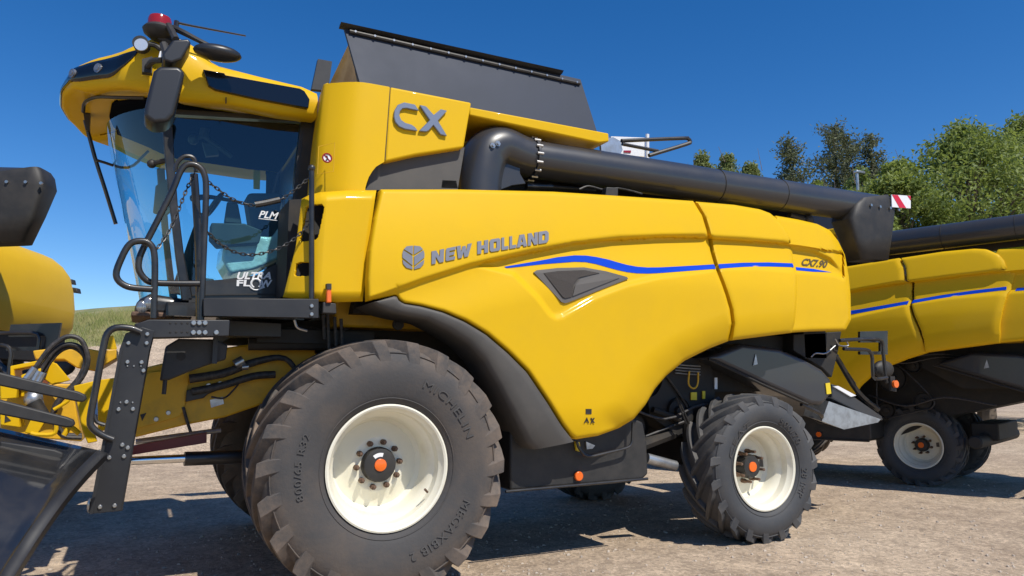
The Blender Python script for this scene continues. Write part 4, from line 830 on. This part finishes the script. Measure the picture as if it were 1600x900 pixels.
# ---- feeder house and coupler
FY = .95
fe = B(); fe.prism([(212, 578), (300, 556), (354, 543), (480, 524), (500, 560), (430, 625), (352, 652), (290, 664), (210, 684)], FY, 2.5); feeder = fe.build('feeder_house', 'yellow2', ROOT, bevel=.015)
B().prism([(232, 582), (298, 574), (288, 640), (280, 651), (205, 672), (215, 610)], FY-.03, FY-.004).build('feeder_side_plate', 'yellow2', ROOT, bevel=.004)
b = B(); b.tube([at(300, 612, .86), at(345, 603, .86), at(395, 588, .86), at(430, 585, .86)], .030, 10); b.build('hydraulic_hose', 'hose', ROOT); b = B(); b.tube([at(296, 592, .84), at(350, 583, .84), at(400, 565, .84), at(445, 560, .84), at(470, 590, .84)], [.034, .034, .03, .022, .02], 10); b.build('hydraulic_hose', 'hose', ROOT)
b = B(); b.tube([at(367, 570, .82), at(380, 563, .82)], .040, 12); b.tube([at(378, 574, .80), at(388, 573, .80)], .022, 10); b.build('hose_fitting', 'bolt', ROOT)
B().prism([(292, 610), (345, 596), (352, 605), (325, 616), (318, 622), (290, 628)], .88, .92).build('lift_bracket', 'steelblack', ROOT, bevel=.005)
bolts([(326, 603), (344, 600)], .872, .022, .02)
B().prism([(328, 625), (348, 620), (350, 631), (330, 637)], FY-.008, FY-.003).build('rating_plate', 'silver', ROOT)
b = B(); b.pxtube([(286, 636), (293, 660), (298, 675)], .92, .012, 7); b.build('hydraulic_hose', 'hose', ROOT); b = B(); b.pxtube([(330, 620), (350, 622), (366, 608), (375, 596)], .86, .008, 6); b.build('hydraulic_hose', 'hose', ROOT)
bolts([(263, 645), (244, 655)], FY-.034, .018, .01)
b = B(); v, f = text_geo('!', 0); b.prism([(219, 648), (229, 645), (222, 658)], FY-.036, FY-.032); b.build('warning_sticker', 'plastic', ROOT, flat=True)
b = B(); b.tube([at(205, 720, .9), at(292, 716, .9)], .030, 12); b.build('lift_rod', 'chrome', ROOT); b = B(); b.tube([at(288, 717, .9), at(400, 713, .95)], .052, 12); b.build('lift_cylinder', 'black', ROOT)
b = B(); b.prism([(206, 697), (323, 676), (323, 692), (206, 711)], 1.05, 1.12); b.build('safety_stop', 'redp', ROOT)
b = B(); b.tube([at(212, 690, 1.2), at(345, 672, 1.2)], .02, 8); b.build('tie_rod', 'silver', ROOT)
B().prism([(360, 510), (500, 500), (560, 478), (590, 480), (590, 640), (500, 560), (430, 530), (360, 528)], 1.05, 2.4).build('cab_underframe', 'dark', ROOT)
b = B()
for x, y0, y1 in ((512, 490, 545), (523, 495, 540), (533, 498, 552), (505, 492, 530)): b = B(); b.tube([at(x, y0, .55), at(x+2, y1, .55)], .014, 7); b.build('hydraulic_hose', 'hose', ROOT)
b = B(); b.pxtube([(460, 500), (465, 512), (480, 517)], .25, .01, 7); b.build('latch_hook', 'bolt', ROOT); b = B(); b.pxtube([(440, 516), (480, 512), (520, 520), (560, 505)], .8, .016, 7); b.build('hydraulic_hose', 'hose', ROOT)
b = B(); b.box((-.4, .9, 1.86), (.9, .5, .1)); b.tube([(-.9, .75, 1.80), (.2, .7, 1.82)], .05, 8); b.build('cab_mount', 'dark', ROOT)
b = B(); b.disc(at(622, 507, .55), .045, .03, n=20); b.disc(at(622, 507, .53), .02, .02, n=12); b.build('arch_plug', 'plastic', ROOT)
# coupler frame in front of the feeder
cf = B()
for pg, ya, yb in [([(115, 603), (148, 595), (139, 649), (152, 690), (137, 693), (128, 671)], .72, .76), ([(152, 594), (182, 590), (165, 672), (153, 676)], .85, .89), ([(16, 572), (76, 560), (76, 567), (22, 577), (24, 600), (16, 600)], 1.1, 1.5),
                   ([(0, 597), (27, 600), (26, 622), (0, 624)], .9, 1.3), ([(0, 634), (27, 640), (32, 668), (0, 664)], .95, 1.2), ([(50, 652), (72, 655), (58, 680), (38, 676)], .85, .95), ([(66, 560), (88, 568), (110, 594), (82, 602), (66, 590)], 1.25, 1.3),
                   ([(33, 586), (64, 575), (64, 581), (38, 592), (38, 620), (32, 620)], 1.0, 1.1)]: cf.prism(pg, ya, yb)
B().prism([(0, 600), (112, 600), (128, 690), (0, 680)], 1.45, 3.0).build('feeder_face', 'yellow2', ROOT, bevel=.01)
cpl = cf.build('header_coupler', 'yellow', ROOT, bevel=.006)
B().prism([(51, 548), (76, 545), (140, 545), (157, 548), (182, 545), (182, 560), (148, 580), (120, 575), (100, 562), (55, 562)], 1.75, 2.4).build('coupler_cross_beam', 'yellow2', ROOT, bevel=.01)
B().prism([(164, 527), (177, 524), (183, 545), (160, 546)], 1.5, 1.56).build('coupler_upright', 'yellow', ROOT)
b = B(); b.pxtube([(86, 647), (86, 676), (60, 679), (48, 677)], .80, .014, 8); b.pxtube([(84, 640), (104, 628), (106, 622), (92, 616)], .9, .012, 8); b.pxtube([(100, 680), (110, 668), (124, 678)], .9, .018, 8); b.build('coupler_bar', 'yellow', ROOT)
hoses = [[(45, 592), (64, 562), (82, 540), (105, 526), (125, 530), (135, 548), (137, 568), (128, 590), (108, 612), (92, 628), (84, 645)], [(54, 594), (72, 565), (88, 545), (106, 538), (122, 541), (131, 553), (133, 568), (122, 592), (104, 612), (88, 630), (82, 648)], [(60, 597), (78, 566), (95, 548), (112, 543), (126, 550), (133, 562), (128, 583), (112, 603), (96, 620)], [(84, 655), (90, 672), (102, 682), (128, 684)], [(86, 648), (92, 668), (104, 679), (128, 680)]]
for i, h in enumerate(hoses): b = B(); b.pxtube(h, 1.0+.03*i, .017 if i != 2 else .014, 8, smooth=4); b.build('hydraulic_hose', 'hose', ROOT)
b = B()
for x, y, x2, y2 in ((40, 594, 55, 575), (52, 598, 62, 580), (58, 600, 68, 582), (28, 602, 42, 596), (45, 618, 60, 640), (60, 622, 66, 640)): b.tube([at(x, y, .98), at(x2, y2, .98)], .024, 9)
b.ball(at(52, 623, .95), .06, 10); b.build('hose_coupling', 'silver', ROOT)
b = B(); b.tube([at(52, 628, .93), at(66, 650, .93)], .05, 10); b.build('coupler_block', 'dark', ROOT)
B().prism([(8, 648), (17, 657), (7, 660)], .945, .95).build('warning_sticker', 'plastic', ROOT, flat=True)

# ---- skirt, step bar, rear running gear
B().prism([(797, 672), (797, 767), (1004, 749), (1013, 741), (1011, 690), (1005, 660), (960, 640), (880, 640)], .30, .9).build('skirt_panel', 'plastic', ROOT, bevel=.02, seg=3)
b = B(); b.tube([at(790, 768, .28), at(1012, 748, .28)], .012, 8, smooth=0); b.build('skirt_lower_rail', 'black', ROOT)
b = B(); b.pxtube([(901, 690), (906, 702), (919, 713), (950, 707), (978, 700), (986, 694), (988, 684), (989, 660)], .22, .013, 8, smooth=3); b.build('fold_down_step', 'black', ROOT)
B().disc(at(904, 744, .285), .040, .03, n=20).build('side_reflector', 'orange', ROOT, bevel=.006)
b = B(); b.prism([(916, 690), (930, 696), (926, 701), (917, 702)], .28, .30); b.build('latch_plate', 'silver', ROOT); B().prism([(899, 690), (906, 691), (907, 706), (901, 704)], .275, .297).build('yellow_sticker', 'stickyellow', ROOT)
b = B(); b.tube([at(1010, 716, .5), at(1055, 728, .5)], .05, 10); b.build('exhaust_pipe', 'silver', ROOT)
ch = B(); ch.prism([(1107, 559), (1160, 536), (1219, 544), (1260, 562), (1286, 577), (1300, 592), (1302, 615), (1286, 634), (1268, 633), (1200, 603)], .42, 3.05); chop = ch.build('straw_chopper', 'augerblack', ROOT, bevel=.05, seg=4, angle=50)
ch = B(); ch.tube([at(1107, 561, .40), at(1200, 605, .40), at(1262, 632, .40)], .014, 6, smooth=0); ch.build('chopper_rim', 'dark', chop)
B().prism([(1290, 599), (1297, 598), (1299, 615), (1292, 616)], .41, .418).build('yellow_sticker', 'stickyellow', chop); B().prism([(1181, 553), (1184, 569), (1177, 571)], .41, .417).build('warning_sticker', 'silver', chop)
B().extr([(3.6, .7, 1.4), (4.7, .7, 1.4), (4.8, .7, 2.0), (2.6, .7, 2.0)], (0, 2.1, 0)).build('sieve_box', 'dark', ROOT)
b = B(); A = at(1295, 627, .50); C = at(1376, 655, .50); b.extr([at(1284, 658, .50), at(1319, 671, .50), at(1372, 660, .5), C, at(1338, 642, .50), A], (.06, .30, .05)); b.build('spreader_plate', 'silver', ROOT)  # glossy black plate; its sky reflection is put in as the silver colour
b = B(); b.prism([(1300, 600), (1312, 604), (1378, 650), (1380, 657), (1366, 656), (1300, 622)], .62, 2.9); b.build('spreader_board', 'augerblack', ROOT, bevel=.01); B().prism([(1303, 604), (1310, 603), (1338, 618), (1330, 620)], .60, .618).build('spreader_edge', 'white', ROOT)
b = B(); b.tube([at(1306, 556, .7), at(1340, 612, .7), at(1372, 640, .7)], .03, 8); b.build('spreader_arm', 'black', ROOT); b = B(); b.tube([at(1318, 575, .7), at(1335, 600, .75)], .02, 8); b.build('spreader_arm', 'black', ROOT); b = B(); b.tube([at(1252, 632, .45), at(1281, 646, .45), at(1284, 652, .5)], .022, 8); b.build('spreader_arm', 'black', ROOT)
b = B(); b.box((5.0, 1.75, 2.0), (.35, 2.4, .5)); b.prism([(1240, 522), (1315, 518), (1310, 548), (1300, 590), (1285, 575), (1240, 548)], .55, .8); b.build('rear_frame', 'dark', ROOT, bevel=.01)
b = B(); b.pxtube([(1305, 530), (1312, 540), (1325, 540), (1322, 532)], .5, .009, 6); b.pxtube([(1267, 558), (1275, 552), (1290, 552), (1305, 540)], .5, .008, 6); b.build('cable', 'bolt', ROOT)
br = B(); br.prism([(1344, 518), (1387, 517), (1387, 554), (1344, 554), (1344, 549), (1376, 549), (1376, 535), (1344, 535)], .55, .58); br.pxtube([(1312, 532, .5), (1345, 530, .5), (1372, 530, .5), (1379, 537, .5), (1380, 552, .5), (1384, 590, .5), (1386, 598, .5)], .5, .020, 8, smooth=2); br.pxtube([(1318, 545), (1345, 546), (1358, 548), (1363, 560), (1364, 588), (1372, 592), (1386, 590)], .47, .02, 8, smooth=2); bro = br.build('tail_light_bracket', 'black', ROOT)
b = B(); b.ball(at(1380, 577, .62), .17, 16, (1, .4, .62)); b.build('rear_camera_housing', 'plastic', bro)
b = B(); b.disc(at(1399, 600, .45), .042, .03, n=18); b.build('side_marker', 'orange', bro); b = B(); b.prism([(1391, 588), (1398, 588), (1401, 612), (1393, 610)], .47, .50); b.build('marker_bracket', 'plastic', bro)
for dz in (0, .12):
    b = B(); c = np.array((5.02+dz*.6, 3.12, 2.86-dz)); b.tube([c-[.22, 0, .02], c], .012, 6); b.build('lamp_arm', 'black', ROOT); b = B(); b.extr([c+[0, -.05, -.03], c+[.14, -.05, -.05], c+[.12, -.05, .02], c+[.01, -.05, .035]], (0, .12, 0)); b.build('rear_lamp', 'plastic', ROOT, bevel=.01)
# dark machinery seen in the gap before the rear wheel
b = B()
for i in range(4): b.pxtube([(1055, 569+i*4.5), (1075, 571+i*4.5), (1094, 572+i*4.5)], .6, .008, 6)
b.build('brake_line', 'silver', ROOT); b = B(); b.pxtube([(1077, 580), (1076, 600), (1084, 607), (1090, 600), (1091, 582)], .58, .009, 7); b.build('control_cable', 'yellow2', ROOT)
for x, y, m_ in ((1080, 613, 'stickyellow'), (1098, 611, 'stickyellow'), (1117, 590, 'white')): B().prism([(x, y), (x+(9 if m_[0] == 's' and x < 1090 else 4), y), (x+(9 if m_[0] == 's' and x < 1090 else 4), y+(12 if m_[0] == 's' else 18)), (x, y+(12 if m_[0] == 's' else 18))], .62, .63).build('machine_sticker', m_, ROOT)
b = B(); b.prism([(1010, 590), (1055, 560), (1110, 560), (1120, 640), (1060, 680), (1015, 650)], .64, .9); b.tube([at(1057, 621, .5), at(1072, 662, .5)], .009, 6); b.tube([at(1062, 628, .5), at(1077, 662, .5)], .009, 6); b.tube([at(1020, 640, .6), at(1062, 655, .6)], .03, 8); b.tube([at(1075, 640, .62), at(1075, 690, .62)], .05, 8); b.build('steering_linkage', 'dark', ROOT)
for x, z, r_ in ((2.72, 1.55, .20), (3.12, 1.22, .13), (2.62, 1.08, .12), (3.02, 1.72, .10)):
    b = B(); b.lathe([(r_, .0), (r_, .05), (r_-.018, .05), (r_-.025, .03), (r_*.35, .03), (r_*.3, -.01), (.001, -.01)], (x, z), 28, lambda y: .60+y); b.build('drive_pulley', 'dark', ROOT)
b = B(); b.tube([(2.52, .62, 1.55), (2.62, .62, 1.74), (2.8, .62, 1.75), (3.22, .62, 1.28), (3.22, .62, 1.14), (3.08, .62, 1.09), (2.60, .62, .97), (2.50, .62, 1.06)], .012, 6, closed=True, smooth=3); b.build('drive_belt', 'hose', ROOT)
for k, (y, z) in enumerate(((.58, 1.9), (.60, 1.86), (.57, 1.3))):
    b = B(); b.tube([(2.4, y, z), (2.9, y-.02, z-.05-.05*k), (3.4, y, z-.02), (4.0, y, z-.12)], .013, 7); b.build('hydraulic_hose', 'hose', ROOT)
b = B(); b.box((2.75, 1.75, .82), (.5, 1.5, .5)); b.tube([(2.6, .6, .9), (3.1, .7, 1.0)], .06, 8); b.build('transmission', 'dark', ROOT)

# ------------------------------------------------------------------ the other two harvesters: copies standing elsewhere
def children(o): return [c for c in list(COL.objects) if c.parent == o]
def copy_tree(o, parent=None):
    c = o.copy(); COL.objects.link(c); c.parent = parent
    for ch_ in children(o): copy_tree(ch_, c)
    return c
def put_copy(rotdeg, local, world, label):
    c = copy_tree(ROOT); a = R(rotdeg); d = np.array(local)-np.array([1.7, 1.75]); wv = np.array(world)
    c.location = (wv[0]-(d[0]*math.cos(a)-d[1]*math.sin(a)), wv[1]-(d[0]*math.sin(a)+d[1]*math.cos(a)), 0); c.rotation_euler = (0, 0, a); tag(c, label, 'combine harvester', 'yellow combine harvesters'); return c
LA, LB = at(1119, 417, .06), at(1240, 414, .10)
def hit(x, y, z): K = ray(x, y); return CAM+K*((z-CAM[2])/K[2])
TA, TB = hit(1408, 472, LA[2]), hit(1570, 453, LB[2])
rot2 = math.degrees(math.atan2(TB[1]-TA[1], TB[0]-TA[0])-math.atan2(LB[1]-LA[1], LB[0]-LA[0]))
C2 = put_copy(rot2-15, (LA[:2]+LB[:2])/2, (TA[:2]+TB[:2])/2, 'combine harvester cut off by the right edge, standing behind the marker board')
for o_ in children(C2):
    if o_.name.split('.')[0] in ('exhaust_pipe', 'white_cover', 'white_post', 'guard_rail', 'hinge_plate', 'red_sticker', 'tail_light_bracket', 'brake_line', 'control_cable', 'steering_linkage', 'machine_sticker', 'transmission'):
        for q_ in children(o_): bpy.data.objects.remove(q_)
        bpy.data.objects.remove(o_); continue
    if o_.name.startswith('wheel') and o_.location.x > 1.5:      # this one runs on smaller rear wheels set further in
        o_.location = (o_.location.x-.80, o_.location.y*.50, .575); o_.scale = (.83, .83, .83)
T3 = atd(22, 330, 7.45)
C3 = put_copy(-20, (5.75, .42), T3[:2], 'combine harvester cut off by the left edge, showing only its rear hood and black spout'); C3.location.z = .02
for o_ in children(C3):
    if o_.name.startswith('marker_board'):
        for q_ in children(o_): bpy.data.objects.remove(q_)
        bpy.data.objects.remove(o_)
# ------------------------------------------------------------------ black sheet-metal board lying in the near left corner
SBR = empty('spreader_shield', (-2.9, -.6, 0)); tag(SBR, 'glossy black sheet metal board with two black fingers in the near bottom left corner', 'machine board')
def board():
    tl, tr, br_, bl = at(-260, 610, -.25), at(152, 703, -.25), at(-20, 930, -1.15), at(-420, 905, -1.15)
    n = 24; rows = []
    for i in range(n+1):
        v = i/n; L = tl*(1-v)+bl*v; Rr_ = tr*(1-v)+br_*v; rows.append([L*(1-u)+Rr_*u+np.array([0, -.05*math.sin(math.pi*min(1, v*1.3)), .06*math.sin(math.pi*v)]) for u in np.linspace(0, 1, 16)])
    o = B().grid(rows).build('board', mat('gloss_black_enamel', (.013, .014, .016), .13, coat=.8, col2=(.03, .027, .024), scale=3), SBR, angle=80); o.modifiers.new('s', 'SOLIDIFY').thickness = .02
    e = [np.array(r_[-1]) for r_ in rows]; b = B(); b.grid([[p for p in e], [p+np.array([.05, .02, -.02]) for p in e], [p+np.array([.05, .05, -.06]) for p in e]]); q = b.build('edge_flange', 'steelblack', SBR); q.modifiers.new('s', 'SOLIDIFY').thickness = .01
    return rows
rows_ = board()
for pts in ([(-200, 520), (0, 582), (122, 612), (133, 617), (135, 623), (131, 628), (122, 628), (0, 603), (-200, 560)], [(-200, 585), (0, 625), (104, 652), (114, 656), (117, 662), (114, 667), (104, 668), (0, 648), (-200, 622)]):
    b = B(); b.prism(pts, -.42, -.36); b.build('finger', 'plastic', SBR, bevel=.008)
b = B(); b.prism([(0, 690), (85, 703), (98, 708), (98, 716), (86, 718), (0, 706)], -.42, -.38); b.build('finger', 'plastic', SBR, bevel=.006)
b = B(); p0 = at(-150, 540, -.39); b.box((p0[0]-.05, -.38, p0[2]/2), (.10, .10, p0[2]+.3)); b.box((p0[0]-.05, -.5, .03), (.5, .9, .06)); p1 = np.array(rows_[12][3]); b.tube([(p1[0], p1[1], p1[2]-.02), (p1[0], p1[1], 0)], .04, 8); p2 = np.array(rows_[22][13]); b.tube([(p2[0], p2[1], p2[2]-.02), (p2[0], p2[1], 0)], .03, 8); b.build('stand', 'steelblack', SBR)
